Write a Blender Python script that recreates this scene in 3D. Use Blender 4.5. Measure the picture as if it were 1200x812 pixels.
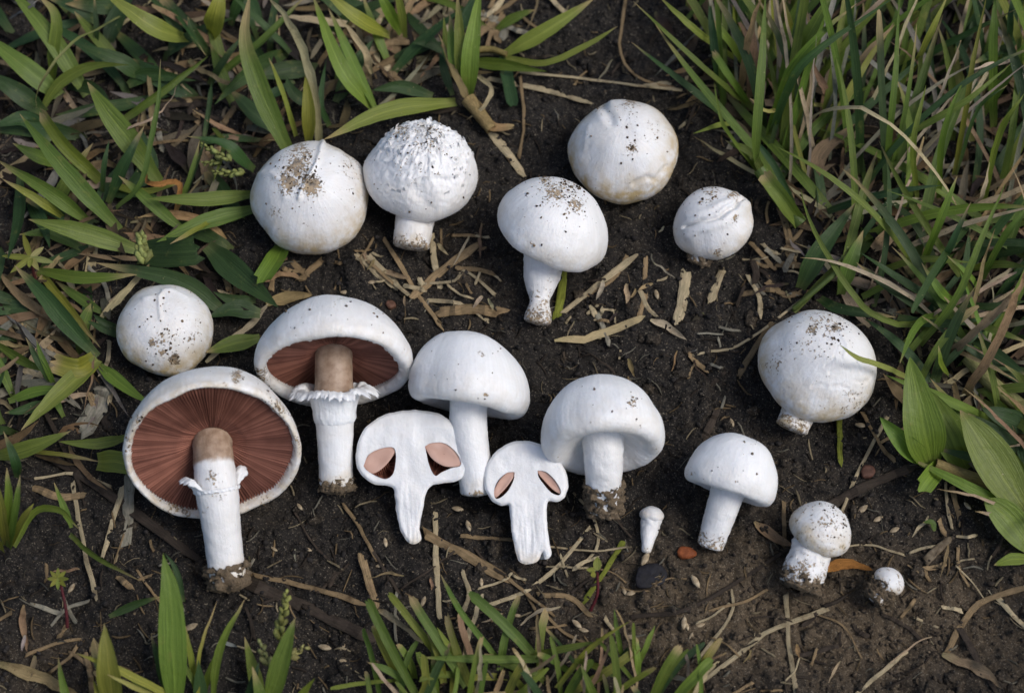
import bpy, math, random
import numpy as np
from mathutils import Vector
from mathutils.geometry import delaunay_2d_cdt

# ------------------------------------------------------------------ scene, camera, light
for o in list(bpy.data.objects):
    bpy.data.objects.remove(o)
SC = bpy.context.scene
COL = SC.collection
random.seed(7)
RNG = np.random.RandomState(11)
rad = math.radians

TILT = rad(25.0)          # camera leans this far from looking straight down
DIST = 0.78               # metres from the camera to the picture's centre on the soil
WID = 0.48                # metres across the picture's centre
FPX = DIST / (WID / 1200.0)
cam_d = bpy.data.cameras.new('camera')
cam_d.sensor_width = 36.0
cam_d.lens = 36.0 * DIST / WID
cam_d.clip_start = 0.01
cam_d.clip_end = 200.0
cam_d.dof.use_dof = True
cam_d.dof.focus_distance = DIST - 0.022
cam_d.dof.aperture_fstop = 7.0
cam = bpy.data.objects.new('camera', cam_d)
COL.objects.link(cam)
LOOK = np.array([0, math.sin(TILT), -math.cos(TILT)])
CAMP = -LOOK * DIST
cam.location = CAMP
cam.rotation_euler = (TILT, 0, 0)
SC.camera = cam

SUN_EL, SUN_AZ = rad(54), rad(100)     # azimuth clockwise from +y
world = bpy.data.worlds.new('World')
SC.world = world
world.use_nodes = True
wn = world.node_tree
sky = wn.nodes.new('ShaderNodeTexSky')
sky.sky_type = 'NISHITA'
sky.sun_disc = False
sky.sun_elevation = SUN_EL
sky.sun_rotation = SUN_AZ
sky.air_density = 1.0
sky.dust_density = 3.0
sky.ozone_density = 1.0
bg = wn.nodes['Background']
wn.links.new(sky.outputs[0], bg.inputs[0])
bg.inputs[1].default_value = 0.11
sun_d = bpy.data.lights.new('sun', 'SUN')
sun_d.energy = 1.5
sun_d.angle = rad(24)
sun_d.color = (1.0, 0.985, 0.96)
sun = bpy.data.objects.new('sun', sun_d)
COL.objects.link(sun)
sv = Vector((math.sin(SUN_AZ) * math.cos(SUN_EL), math.cos(SUN_AZ) * math.cos(SUN_EL), math.sin(SUN_EL)))
sun.rotation_euler = sv.to_track_quat('Z', 'Y').to_euler()
SC.view_settings.view_transform = 'Standard'
SC.view_settings.look = 'None'
SC.view_settings.gamma = 1.0
SC.view_settings.use_curve_mapping = False
SC.view_settings.exposure = 0.26

# ------------------------------------------------------------------ pixel <-> world
RIGHT = np.array([1.0, 0, 0])
UP = np.array([0, math.cos(TILT), math.sin(TILT)])
def ray(px, py):
    d = RIGHT * (px - 600) / FPX + UP * (406 - py) / FPX + LOOK
    return d
def P(px, py, z=0.0):
    d = ray(px, py)
    return CAMP + d * ((z - CAMP[2]) / d[2])
def proj(v):
    q = np.asarray(v) - CAMP
    dep = q @ LOOK
    return 600 + FPX * (q @ RIGHT) / dep, 406 - FPX * (q @ UP) / dep
def pxm(pt):                         # metres per pixel at a point
    return float((np.asarray(pt) - CAMP) @ LOOK) / FPX
def nrm(v):
    v = np.asarray(v, float)
    return v / (np.linalg.norm(v) + 1e-12)

# ------------------------------------------------------------------ vectorised noise
_perm = RNG.permutation(256)
_perm = np.concatenate([_perm, _perm, _perm])
_grad = RNG.normal(size=(256, 3))
_grad /= np.linalg.norm(_grad, axis=1)[:, None]
def pn(p):
    p = np.asarray(p, float)
    i = np.floor(p).astype(int)
    f = p - i
    u = f * f * f * (f * (f * 6 - 15) + 10)
    i &= 255
    out = 0
    for dx in (0, 1):
        wx = u[:, 0] if dx else 1 - u[:, 0]
        for dy in (0, 1):
            wy = u[:, 1] if dy else 1 - u[:, 1]
            for dz in (0, 1):
                wz = u[:, 2] if dz else 1 - u[:, 2]
                h = _perm[_perm[_perm[(i[:, 0] + dx) & 255] + ((i[:, 1] + dy) & 255)] + ((i[:, 2] + dz) & 255)]
                g = _grad[h]
                out = out + wx * wy * wz * (g[:, 0] * (f[:, 0] - dx) + g[:, 1] * (f[:, 1] - dy) + g[:, 2] * (f[:, 2] - dz))
    return out * 1.5
def fbm(p, octv=4, gain=0.5, off=0.0):
    p = np.asarray(p, float) + off
    a, s = 1.0, 0
    for k in range(octv):
        s = s + a * pn(p)
        p = p * 2.03 + 17.3
        a *= gain
    return s
def crom(pts, n):                    # Catmull-Rom through control points
    pts = np.asarray(pts, float)
    q = np.vstack([2 * pts[0] - pts[1], pts, 2 * pts[-1] - pts[-2]])
    t = np.linspace(0, len(pts) - 1 - 1e-9, n)
    i = t.astype(int)
    f = (t - i)[:, None]
    a, b, c, d = q[i], q[i + 1], q[i + 2], q[i + 3]
    return 0.5 * (2 * b + (c - a) * f + (2 * a - 5 * b + 4 * c - d) * f ** 2 + (3 * b - a - 3 * c + d) * f ** 3)
def sstep(a, b, x):
    t = np.clip((x - a) / (b - a), 0, 1)
    return t * t * (3 - 2 * t)

def gh(xy):                          # height of the soil
    xy = np.atleast_2d(xy)
    p = np.column_stack([xy, np.zeros(len(xy))])
    h = 0.0050 * fbm(p * 18, 2) + 0.0042 * fbm(p * 60, 3, 0.55, 5.0) + 0.0030 * np.abs(fbm(p * 150, 3, 0.65, 9.0))
    return h - 0.0025

# ------------------------------------------------------------------ mesh helpers
def mesh_obj(name, verts, faces, mat, parent=None, base=None, smooth=True, attrs=None, uv=None, mats=None):
    verts = np.asarray(verts, float)
    if base is not None:
        verts = verts - np.asarray(base)
    me = bpy.data.meshes.new(name)
    if isinstance(faces, np.ndarray):
        n, k = faces.shape
        me.vertices.add(len(verts))
        me.vertices.foreach_set('co', verts.astype(np.float32).ravel())
        me.loops.add(n * k)
        me.loops.foreach_set('vertex_index', faces.astype(np.int32).ravel())
        me.polygons.add(n)
        me.polygons.foreach_set('loop_start', np.arange(0, n * k, k, dtype=np.int32))
        me.update(calc_edges=True)
    else:
        me.from_pydata([tuple(v) for v in verts], [], faces)
    if attrs:
        for an, av in attrs.items():
            av = np.asarray(av, np.float32)
            if av.ndim == 1:
                a = me.attributes.new(an, 'FLOAT', 'POINT')
                a.data.foreach_set('value', av)
            elif an == 'col':
                a = me.attributes.new(an, 'FLOAT_COLOR', 'POINT')
                a.data.foreach_set('color', np.column_stack([av, np.ones(len(av))]).astype(np.float32).ravel())
            else:
                a = me.attributes.new(an, 'FLOAT_VECTOR', 'POINT')
                a.data.foreach_set('vector', av.ravel())
    if smooth:
        me.polygons.foreach_set('use_smooth', np.ones(len(me.polygons), bool))
    for m in (mats or [mat]):
        me.materials.append(m)
    me.validate()
    o = bpy.data.objects.new(name, me)
    COL.objects.link(o)
    if parent is not None:
        o.parent = parent
    elif base is not None:
        o.location = base
    return o
def grid_faces(nu, nv, wrap):
    """nu rows, nv columns; wrap: columns close on themselves"""
    i = np.arange(nu - 1)[:, None]
    j = np.arange(nv if wrap else nv - 1)[None, :]
    j2 = (j + 1) % nv
    a, b, c, d = i * nv + j, i * nv + j2, (i + 1) * nv + j2, (i + 1) * nv + j
    return np.stack([a, d, c, b], -1).reshape(-1, 4)
def tag(o, label, cat, group=None, kind=None):
    o['label'] = label
    o['category'] = cat
    if group:
        o['group'] = group
    if kind:
        o['kind'] = kind
    return o
def empty(name, loc):
    o = bpy.data.objects.new(name, None)
    o.empty_display_size = 0.01
    COL.objects.link(o)
    o.location = loc
    return o

# ------------------------------------------------------------------ materials
class NT:
    def __init__(s, name):
        s.m = bpy.data.materials.new(name)
        s.m.use_nodes = True
        s.t = s.m.node_tree
        s.b = s.t.nodes['Principled BSDF']
        s.out = s.t.nodes['Material Output']
    def n(s, kind, **kw):
        x = s.t.nodes.new('ShaderNode' + kind)
        for k, v in kw.items():
            setattr(x, k, v)
        return x
    def l(s, a, b):
        s.t.links.new(a, b)
    def val(s, sock, v):
        if hasattr(v, 'is_output'):
            s.l(v, sock)
        else:
            sock.default_value = v
    def attr(s, name, what='Fac'):
        return s.n('Attribute', attribute_name=name).outputs[what]
    def obj(s):
        return s.n('TexCoord').outputs['Object']
    def noise(s, vec, scale, detail=3, rough=0.55):
        x = s.n('TexNoise')
        s.l(vec, x.inputs['Vector'])
        x.inputs['Scale'].default_value = scale
        x.inputs['Detail'].default_value = detail
        x.inputs['Roughness'].default_value = rough
        return x.outputs['Fac']
    def ramp(s, f, a, b, lo=0.0, hi=1.0):
        x = s.n('MapRange', interpolation_type='SMOOTHSTEP')
        s.val(x.inputs['Value'], f)
        s.val(x.inputs['From Min'], a)
        s.val(x.inputs['From Max'], b)
        x.inputs['To Min'].default_value = lo
        x.inputs['To Max'].default_value = hi
        return x.outputs['Result']
    def math(s, op, a, b=0.0):
        x = s.n('Math', operation=op)
        s.val(x.inputs[0], a)
        s.val(x.inputs[1], b)
        return x.outputs[0]
    def mix(s, f, a, b, mode='MIX'):
        x = s.n('Mix', data_type='RGBA', blend_type=mode)
        s.val(x.inputs[0], f)
        s.val(x.inputs[6], a if hasattr(a, 'is_output') else (*a, 1))
        s.val(x.inputs[7], b if hasattr(b, 'is_output') else (*b, 1))
        return x.outputs[2]
    def bump(s, h, dist, strength=1.0, prev=None):
        x = s.n('Bump')
        s.l(h, x.inputs['Height'])
        x.inputs['Distance'].default_value = dist
        x.inputs['Strength'].default_value = strength
        if prev is not None:
            s.l(prev, x.inputs['Normal'])
        return x.outputs[0]
    def fin(s, col, rough=0.6, spec=0.3, normal=None):
        s.val(s.b.inputs['Base Color'], col if hasattr(col, 'is_output') else (*col, 1))
        s.val(s.b.inputs['Roughness'], rough)
        s.b.inputs['Specular IOR Level'].default_value = spec
        if normal is not None:
            s.l(normal, s.b.inputs['Normal'])
        return s.m

def make_flesh(name, base, fibre, speck):
    t = NT(name)
    ob, fib = t.obj(), t.attr('fib', 'Vector')
    dirt, stain = t.attr('dirt'), t.attr('stain')
    fn = t.noise(fib, 1.0, 4, 0.6)
    c = t.mix(t.ramp(fn, 0.3, 0.75), tuple(x * 0.93 for x in base), base)
    sn = t.noise(ob, 120, 4, 0.65)
    sf = t.math('MULTIPLY', stain, t.ramp(sn, 0.25, 0.7))
    c = t.mix(sf, c, (0.50, 0.38, 0.20))
    bn = t.math('ADD', t.attr('naked'), t.math('MULTIPLY', t.math('SUBTRACT', t.noise(ob, 240, 4), 0.5), 0.5))
    c = t.mix(t.math('MULTIPLY', t.ramp(bn, 0.3, 0.75), t.ramp(t.attr('naked'), 0.0, 0.1)), c, t.mix(t.ramp(t.noise(ob, 300, 3), .3, .7), (0.27, 0.18, 0.12), (0.40, 0.29, 0.21)))
    # soil: broad patches where the attribute says, fine grit where it is weak
    n1 = t.noise(ob, 900, 3, 0.6)
    n2 = t.noise(ob, 260, 3, 0.6)
    thr = t.math('SUBTRACT', speck, t.math('MULTIPLY', dirt, 0.42))
    nn = t.math('ADD', t.math('MULTIPLY', n1, 0.62), t.math('MULTIPLY', n2, 0.38))
    df = t.ramp(nn, thr, t.math('ADD', thr, 0.045))
    dcol = t.mix(t.ramp(t.noise(ob, 450, 3), 0.3, 0.7), (0.045, 0.032, 0.02), (0.36, 0.25, 0.13))
    c = t.mix(t.math('MULTIPLY', df, 0.88), c, dcol)
    bp = t.bump(fn, 0.0005, fibre)
    bp = t.bump(df, 0.0004, 0.8, bp)
    bp = t.bump(t.noise(ob, 700, 4, 0.6), 0.0004, 0.7, bp)
    t.b.inputs['Subsurface Weight'].default_value = 0.18
    t.b.inputs['Subsurface Radius'].default_value = (1.0, 0.75, 0.55)
    t.b.inputs['Subsurface Scale'].default_value = 0.002
    return t.fin(c, t.ramp(df, 0, 1, 0.44, 0.95), 0.42, bp)
M = {}
M['cap'] = make_flesh('cap_skin', (0.80, 0.80, 0.80), 0.42, 0.645)
M['stem'] = make_flesh('stem_skin', (0.79, 0.79, 0.79), 0.4, 0.675)
M['clean'] = make_flesh('clean_skin', (0.81, 0.815, 0.82), 0.2, 0.70)
M['cut'] = make_flesh('cut_flesh', (0.82, 0.825, 0.83), 0.35, 0.80)

def make_gill(name, a, b):
    t = NT(name)
    v = t.attr('lam')
    c = t.mix(v, a, b)
    c = t.mix(t.ramp(t.noise(t.obj(), 70, 3), 0.35, 0.8, 0, .6), c, tuple(x * 0.8 for x in a))
    return t.fin(c, 0.7, 0.2)
M['gill'] = make_gill('gill_brown', (0.10, 0.034, 0.023), (0.44, 0.185, 0.125))
M['gill_pink'] = make_gill('gill_pink', (0.50, 0.30, 0.23), (0.64, 0.43, 0.35))

def make_soil(name, k=1.0):  # k: how dry and pale
    t = NT(name)
    ob = t.obj()
    big = t.attr('brown')
    n0 = t.noise(ob, 60, 4, 0.6)
    f = t.ramp(t.math('ADD', t.math('MULTIPLY', big, 0.55), t.math('MULTIPLY', n0, 0.6)), 0.35, 0.85)
    c = t.mix(f, tuple(x * k for x in (0.019, 0.0165, 0.0145)), tuple(x * k for x in (0.100, 0.074, 0.047)))
    g = t.noise(ob, 900, 3, 0.7)
    c = t.mix(t.ramp(g, 0.52, 0.70, 0, 0.85), c, t.mix(f, (0.100, 0.084, 0.066), (0.27, 0.21, 0.14)))
    c = t.mix(t.ramp(t.noise(ob, 1300, 2), 0.64, 0.70, 0, 0.85), c, (0.30, 0.26, 0.20))
    c = t.mix(t.ramp(t.noise(ob, 330, 3), 0.45, 0.3, 0, 0.8), c, (0.006, 0.0055, 0.006))
    bp = t.bump(t.noise(ob, 350, 5, 0.7), 0.0026, 1.0)
    bp = t.bump(g, 0.0006, 0.9, bp)
    return t.fin(c, 0.85, 0.25, bp)
M['soil'] = make_soil('soil')
M['clod'] = make_soil('dry_soil', 1.7)

def make_crumb():
    t = NT('soil_crumb')
    ob = t.obj()
    c = t.mix(t.ramp(t.noise(ob, 800, 3), 0.35, 0.7), t.attr('col', 'Color'), (0.02, 0.017, 0.015))
    return t.fin(c, 0.85, 0.25, t.bump(t.noise(ob, 1200, 4, 0.7), 0.0004, 1.0))
M['crumb'] = make_crumb()

def make_leaf(name, dry=False):
    t = NT(name)
    uv = t.attr('luv', 'Vector')       # x across (0..1), y along in cm, z per-leaf number
    mp = t.n('Mapping')
    t.l(uv, mp.inputs['Vector'])
    mp.inputs['Scale'].default_value = (24, 0.35, 7) if not dry else (26, 2.2, 7)
    st = t.noise(mp.outputs[0], 1.0, 2, 0.6)
    col = t.attr('col', 'Color')
    c = t.mix(t.ramp(st, 0.3, 0.72), t.mix(1.0, col, (0.74, 0.76, 0.70), 'MULTIPLY'), t.mix(1.0, col, (1.20, 1.17, 1.15), 'MULTIPLY'))
    bl = t.noise(t.obj(), 130, 4, 0.65)
    if not dry:
        sx = t.n('SeparateXYZ')
        t.l(uv, sx.inputs[0])
        mid = t.math('ABSOLUTE', t.math('SUBTRACT', sx.outputs[0], 0.5))
        c = t.mix(t.ramp(mid, 0.05, 0.015, 0, 0.38), c, t.mix(1.0, col, (1.9, 1.7, 1.9), 'MULTIPLY'))
        c = t.mix(t.ramp(bl, 0.58, 0.80, 0, 0.55), c, (0.25, 0.24, 0.06))
        sp = t.noise(t.obj(), 620, 2)
        c = t.mix(t.ramp(sp, 0.73, 0.78, 0, 0.7), c, (0.42, 0.38, 0.2))
    else:
        c = t.mix(t.ramp(bl, 0.5, 0.75, 0, 0.75), c, t.mix(1.0, col, (0.35, 0.30, 0.26), 'MULTIPLY'))
        sp = t.noise(t.obj(), 900, 2)
        c = t.mix(t.ramp(sp, 0.66, 0.74, 0, 0.8), c, (0.04, 0.03, 0.02))
    bp = t.bump(st, 0.00035 if not dry else 0.0005, 0.8)
    bp = t.bump(bl, 0.0012, 0.5, bp)
    t.fin(c, 0.46 if not dry else 0.8, 0.38 if not dry else 0.2, bp)
    tr = t.n('BsdfTranslucent')
    t.l(t.mix(1.0, c, (1.25, 1.3, 0.7) if not dry else (1.0, 0.9, 0.7), 'MULTIPLY'), tr.inputs['Color'])
    t.l(bp, tr.inputs['Normal'])
    mx = t.n('MixShader')
    mx.inputs[0].default_value = 0.30 if not dry else 0.12
    t.l(t.b.outputs[0], mx.inputs[1])
    t.l(tr.outputs[0], mx.inputs[2])
    t.l(mx.outputs[0], t.out.inputs['Surface'])
    return t.m
M['leaf'] = make_leaf('leaf_green')
M['dry'] = make_leaf('leaf_dry', True)
def make_plain(name):
    t = NT(name)
    c = t.attr('col', 'Color')
    c2 = t.mix(t.ramp(t.noise(t.obj(), 420, 4, 0.65), 0.35, 0.7), t.mix(1.0, c, (0.55, 0.5, 0.45), 'MULTIPLY'), c)
    return t.fin(c2, 0.7, 0.3, t.bump(t.noise(t.obj(), 600, 3), 0.0004, 0.8))
M['husk'] = make_plain('husk')

# ------------------------------------------------------------------ the soil
def build_ground():
    def axis(lo, hi, step, far):
        c = np.arange(lo, hi + step, step)
        out, x, s = [], hi, step
        while x < far:
            s *= 1.35
            x += s
            out.append(x)
        ext = np.array(out)
        return np.concatenate([(lo - (ext - hi))[::-1], c, ext])
    xs = axis(-0.32, 0.32, 0.0014, 40.0)
    ys = axis(-0.24, 0.30, 0.0014, 40.0)
    X, Y = np.meshgrid(xs, ys)
    xy = np.column_stack([X.ravel(), Y.ravel()])
    r = np.hypot(xy[:, 0], xy[:, 1])
    z = gh(xy) * (1 - 0.7 * sstep(0.5, 3.0, r))
    px, py = proj(np.column_stack([xy, z]))
    br = 0.75 * np.exp(-(((px - 1000) / 260) ** 2 + ((py - 735) / 100) ** 2))
    br += 0.45 * np.exp(-(((px - 800) / 150) ** 2 + ((py - 700) / 70) ** 2))
    br += 0.35 * np.exp(-(((px - 560) / 60) ** 2 + ((py - 320) / 40) ** 2))
    br += 0.3 * np.exp(-(((px - 60) / 90) ** 2 + ((py - 790) / 60) ** 2))
    br += 0.25 * np.exp(-(((px - 880) / 60) ** 2 + ((py - 560) / 60) ** 2))
    br = np.where(r > 0.6, 0.3, br + 0.12)
    g = mesh_obj('ground', np.column_stack([xy, z]), grid_faces(len(ys), len(xs), False)[:, ::-1], M['soil'], attrs={'brown': br})
    g['kind'] = 'structure'
    g['label'] = 'dark crumbly bare soil'
    return g
build_ground()

ICO_V = None
def crumb_shapes():
    import bmesh
    out = []
    for k in range(8):
        bm = bmesh.new()
        bmesh.ops.create_icosphere(bm, subdivisions=1, radius=1.0)
        v = np.array([p.co[:] for p in bm.verts])
        f = np.array([[q.index for q in fc.verts] for fc in bm.faces])
        bm.free()
        v = v * (1 + 0.75 * pn(v * 1.3 + k * 7.1))[:, None] * RNG.uniform(0.6, 1.15, 3)
        out.append((v, f))
    return out
CR = crumb_shapes()
def crumbs_mesh(name, pos, size, cols, parent=None, base=None, mat=None):
    V, F, C = [], [], []
    off = 0
    for i in range(len(pos)):
        v, f = CR[RNG.randint(8)]
        a = RNG.uniform(0, 6.28)
        ca, sa = math.cos(a), math.sin(a)
        R = np.array([[ca, -sa, 0], [sa, ca, 0], [0, 0, 1]])
        V.append((v @ R.T) * size[i] + pos[i])
        F.append(f + off)
        C.append(np.repeat(cols[i][None], len(v), 0))
        off += len(v)
    return mesh_obj(name, np.vstack(V), np.vstack(F), mat or M['crumb'], parent, base, False, {'col': np.vstack(C)})
def soil_crumbs():
    n = 17000
    px = RNG.uniform(-40, 1240, n)
    py = RNG.uniform(-40, 860, n)
    pts = np.array([P(a, b) for a, b in zip(px, py)])
    pts[:, 2] = gh(pts[:, :2])
    s = 0.0003 + 0.0012 * RNG.rand(n) ** 3.5
    pts[:, 2] += s * 0.3
    t = RNG.rand(n)
    br = np.exp(-(((px - 980) / 260) ** 2 + ((py - 735) / 110) ** 2))[:, None]
    dark = np.array([0.018, 0.016, 0.015]) * (0.5 + t[:, None] * 1.6)
    brown = np.array([0.11, 0.08, 0.05]) * (0.4 + t[:, None])
    cols = dark * (1 - br) + brown * br
    lightg = (RNG.rand(n) < 0.13) & (s < 0.0008)
    cols[lightg] = np.array([0.20, 0.155, 0.10]) * RNG.uniform(0.6, 1.4, (lightg.sum(), 1))
    o = crumbs_mesh('soil_crumbs', pts, s, cols)
    o['kind'] = 'stuff'
    o['label'] = 'loose dark crumbs of soil scattered over the ground'
    o['category'] = 'soil'
soil_crumbs()
# ------------------------------------------------------------------ mushrooms
PROF = {
 'button': [(0, .80), (.28, .765), (.55, .64), (.80, .38), (.955, .10), (.995, -.12), (.93, -.34), (.75, -.49), (.52, -.52), (.32, -.46), (.22, -.42)],
 'dome': [(0, .90), (.30, .87), (.58, .75), (.82, .51), (.96, .22), (1.0, .0), (.985, -.15), (.92, -.26), (.80, -.30), (.66, -.25), (.5, -.13), (.3, -.05), (.18, -.02)],
 'open': [(0, .80), (.30, .765), (.60, .63), (.84, .38), (.965, .15), (1.0, 0), (.99, -.06), (.955, -.085), (.92, -.06), (.90, .0), (.86, .10), (.6, .26), (.3, .32), (.13, .33)],
 'veil': [(0, .80), (.30, .765), (.60, .63), (.84, .38), (.965, .15), (1.0, 0), (.99, -.09), (.94, -.15), (.87, -.14), (.825, -.07), (.83, .06), (.6, .26), (.3, .32), (.13, .33)],
}
DISCS = []                           # (x, y, r) of everything white in the picture, for keeping litter off
DESC = []                            # (x, y, short phrase)

def view_frame(px, py):
    v = -nrm(ray(px, py))
    r = nrm(np.cross(UP, v))
    u = np.cross(v, r)
    return r, u, v

def polydist(px, py, poly):
    d = np.full(len(px), 1e9)
    for (x0, y0), (x1, y1) in zip(poly[:-1], poly[1:]):
        ex, ey = x1 - x0, y1 - y0
        t = np.clip(((px - x0) * ex + (py - y0) * ey) / (ex * ex + ey * ey + 1e-9), 0, 1)
        d = np.minimum(d, np.hypot(px - x0 - t * ex, py - y0 - t * ey))
    return d

def tube(path, radii, nseg, rough=0.0, seed=0.0, close=True, flat=1.0):
    """swept tube; path (n,3), radii (n,)"""
    path = np.asarray(path, float)
    n = len(path)
    tan = np.gradient(path, axis=0)
    tan /= np.linalg.norm(tan, axis=1)[:, None] + 1e-12
    ref = np.array([0, 0, 1.0])
    if abs(tan[n // 2] @ ref) > 0.9:
        ref = np.array([1.0, 0, 0])
    s = np.cross(tan, ref)
    s /= np.linalg.norm(s, axis=1)[:, None] + 1e-12
    w = np.cross(s, tan)
    th = np.linspace(0, 2 * np.pi, nseg, endpoint=False)
    rr = np.asarray(radii)[:, None] * np.ones((1, nseg))
    V = path[:, None, :] + rr[..., None] * (np.cos(th)[None, :, None] * s[:, None, :] + flat * np.sin(th)[None, :, None] * w[:, None, :])
    V = V.reshape(-1, 3)
    if rough:
        ctr = np.repeat(path, nseg, 0)
        d = V - ctr
        V = ctr + d * (1 + rough * fbm(V * 260 + seed, 3))[:, None]
    F = grid_faces(n, nseg, True)
    return V, F, th

def stem_mesh(root, base, p0, ax, p3, r0, r1, dirty, seed, bulge=None, rough=0.05, bend=None, spots=(), naked=0.0, mat='stem', name='stem', stain=0.0, n=60, cut=False):
    L = np.linalg.norm(p3 - p0)
    p1 = p0 - ax * L * 0.4
    p2 = p3 + (p0 - p3) * 0.35 if bend is None else p3 + bend
    t = np.linspace(0, 1, n)[:, None]
    path = (1 - t) ** 3 * p0 + 3 * (1 - t) ** 2 * t * p1 + 3 * (1 - t) * t * t * p2 + t ** 3 * p3
    tt = t[:, 0]
    r = r0 + (r1 - r0) * tt
    if bulge:
        for c, w, a in bulge:
            r = r * (1 + a * np.exp(-((tt - c) / w) ** 2))
    # rounded end
    e = np.clip((1 - tt) / (0.05 if not cut else 0.02), 0, 1)
    r = r * np.sqrt(np.clip(1 - (1 - e) ** 2, 0.0, 1))
    ns = 44
    V, F, th = tube(path, r, ns, rough, seed)
    s = np.repeat(tt, ns)
    a = np.tile(th, n)
    fib = np.column_stack([np.cos(a) * 9, np.sin(a) * 9, s * 6 + seed])
    d0, pw = dirty
    dirt = np.clip(d0 * (sstep(1 - pw, 1.0, s)), 0, 1.2)
    sx, sy = proj(V)
    for (qx, qy, qr, qa) in spots:
        dirt = np.maximum(dirt, qa * np.exp(-(np.hypot(sx - qx, sy - qy) / qr) ** 2))
    st = np.full(len(V), stain) + 0.5 * sstep(0.75, 1, s)
    return mesh_obj(name, V, F, M[mat], root, base, True, {'fib': fib, 'dirt': dirt, 'stain': st, 'naked': (1 - sstep(naked * .7, naked * 1.15, s)) if naked else np.zeros(len(V))}), path, r

def mushroom(label, short, cx, cy, R, phi, tau, prof, stem=None, sink=0.0015, seed=0.0, h=1.0, cracks=(), dirt=(), stain=0.25, shag=0.0,
             gills=False, ring=None, clod=None, lop=0.0, jag=0.0, wob=0.035, speckle=0.0, mat='cap', neck=None, crumbs=()):
    r_, u_, v_ = view_frame(cx, cy)
    ax = math.cos(tau) * (math.cos(phi) * r_ + math.sin(phi) * u_) + math.sin(tau) * v_
    ax = nrm(ax)
    e1 = nrm(r_ - ax * (r_ @ ax))
    e2 = np.cross(ax, e1)
    npf, ns = 100, 220
    pr = crom([(a, b * h if b > 0 else b) for a, b in PROF[prof]], npf)
    pr[:, 0] = np.maximum(pr[:, 0], 0)
    tg = np.gradient(pr, axis=0)
    nr, nz = -tg[:, 1], tg[:, 0]
    l = np.hypot(nr, nz)
    nr, nz = nr / l, nz / l
    th = np.linspace(0, 2 * np.pi, ns, endpoint=False)
    c, s = np.cos(th), np.sin(th)
    ring_n = np.column_stack([c * 1.1, s * 1.1, np.full(ns, seed)])
    wobv = 1 + wob * fbm(ring_n, 2) * 1.6
    rr = pr[:, 0][:, None] * (1 + (wobv - 1)[None, :] * np.linspace(0, 1, npf)[:, None].clip(0, 0.5) * 2)
    L = np.stack([rr * c, rr * s, np.repeat(pr[:, 1][:, None], ns, 1)], -1).reshape(-1, 3)
    N = np.stack([nr[:, None] * c, nr[:, None] * s, np.repeat(nz[:, None], ns, 1)], -1).reshape(-1, 3)
    sp = np.repeat(np.linspace(0, 1, npf), ns)
    aa = np.tile(th, npf)
    # lopsided dome and soft lumps
    L[:, 0] += lop * np.clip(L[:, 2], 0, 2)
    L += N * (0.030 * fbm(L * 1.4 + seed, 2, .4) + 0.0028 * fbm(L * 10 + seed, 3))[:, None]
    # fine radial pleats towards the margin
    fibre = pn(np.column_stack([np.cos(aa) * 22, np.sin(aa) * 22, sp * 5 + seed]))
    L += N * (0.0042 * fibre * sstep(0.15, 0.5, sp))[:, None]
    if shag:
        q = np.column_stack([np.cos(aa) * 4.5 + pn(L * 5), np.sin(aa) * 4.5 + pn(L * 5 + 7), sp * 20 + 1.2 * pn(L * 4 + 3) + seed])
        ridge = 1 - np.abs(pn(q) * 1.6)
        ridge = sstep(0.50, 0.9, ridge) * (0.5 + sstep(-.2, .4, pn(q * 0.8 + 9)))
        L += N * (shag * (ridge - 0.3) * (1 - sstep(0.20, 0.42, sp)) * .75 + shag * 0.28 * fbm(L * 16 + seed, 3) * (1 - sstep(0.3, 0.6, sp)))[:, None]
    if jag:
        jz = fbm(np.column_stack([np.cos(th) * 14, np.sin(th) * 14, np.full(ns, seed)]), 3, 0.8)
        k = np.exp(-((np.linspace(0, 1, npf) - 0.66) / 0.035) ** 2)
        add = (k[:, None] * jz[None, :] * jag).reshape(-1)
        L[:, 0] -= add * np.cos(aa)
        L[:, 1] -= add * np.sin(aa)
        L[:, 2] -= np.abs(add) * 0.6
    def toworld(Lp, C, Rw):
        return C + Rw * (Lp[:, :1] * e1 + Lp[:, 1:2] * e2 + Lp[:, 2:] * ax)
    zc = 0.02
    for _ in range(8):
        C = P(cx, cy, zc)
        Rw = R * pxm(C)
        W = toworld(L, C, Rw)
        zc += (-sink - W[:, 2].min())
    NW = N[:, :1] * e1 + N[:, 1:2] * e2 + N[:, 2:] * ax
    px, py = proj(W)
    facing = (NW @ v_) > 0.05
    for poly, wpx, amp in cracks:                     # amp > 0 raised fold, < 0 groove (in pixels)
        d = polydist(px + 2 * pn(W * 160), py + 2 * pn(W * 160 + 9), poly)
        k = np.exp(-(d / wpx) ** 2)
        if amp < 0:
            k = k - 0.32 * np.exp(-((d - 2.0 * wpx) / (0.9 * wpx)) ** 2)
        W = W + NW * (k * amp * Rw / R * facing)[:, None]
    dv = np.full(len(W), speckle)
    for (dx, dy, dr, da) in dirt:
        d = np.hypot(px - dx, py - dy) / dr
        dv = np.maximum(dv, da * np.exp(-d ** 2) * facing)
    side = sstep(0.22, 0.48, sp)
    stain_bounce = stain * (0.35 + 2.1 * side)  # yellowing towards the rim: ageing stain plus warm bounce light put into the colour
    fib = np.column_stack([np.cos(aa) * 20, np.sin(aa) * 20, sp * 7 + seed])
    base = np.array([C[0], C[1], 0.0])
    root = empty('mushroom', base)
    tag(root, label, 'mushroom', 'white field mushrooms laid out on the soil')
    cap = mesh_obj('cap', W, grid_faces(npf, ns, True)[:, ::-1], M[mat], root, base, True, {'fib': fib, 'dirt': dv, 'stain': stain_bounce})
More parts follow.
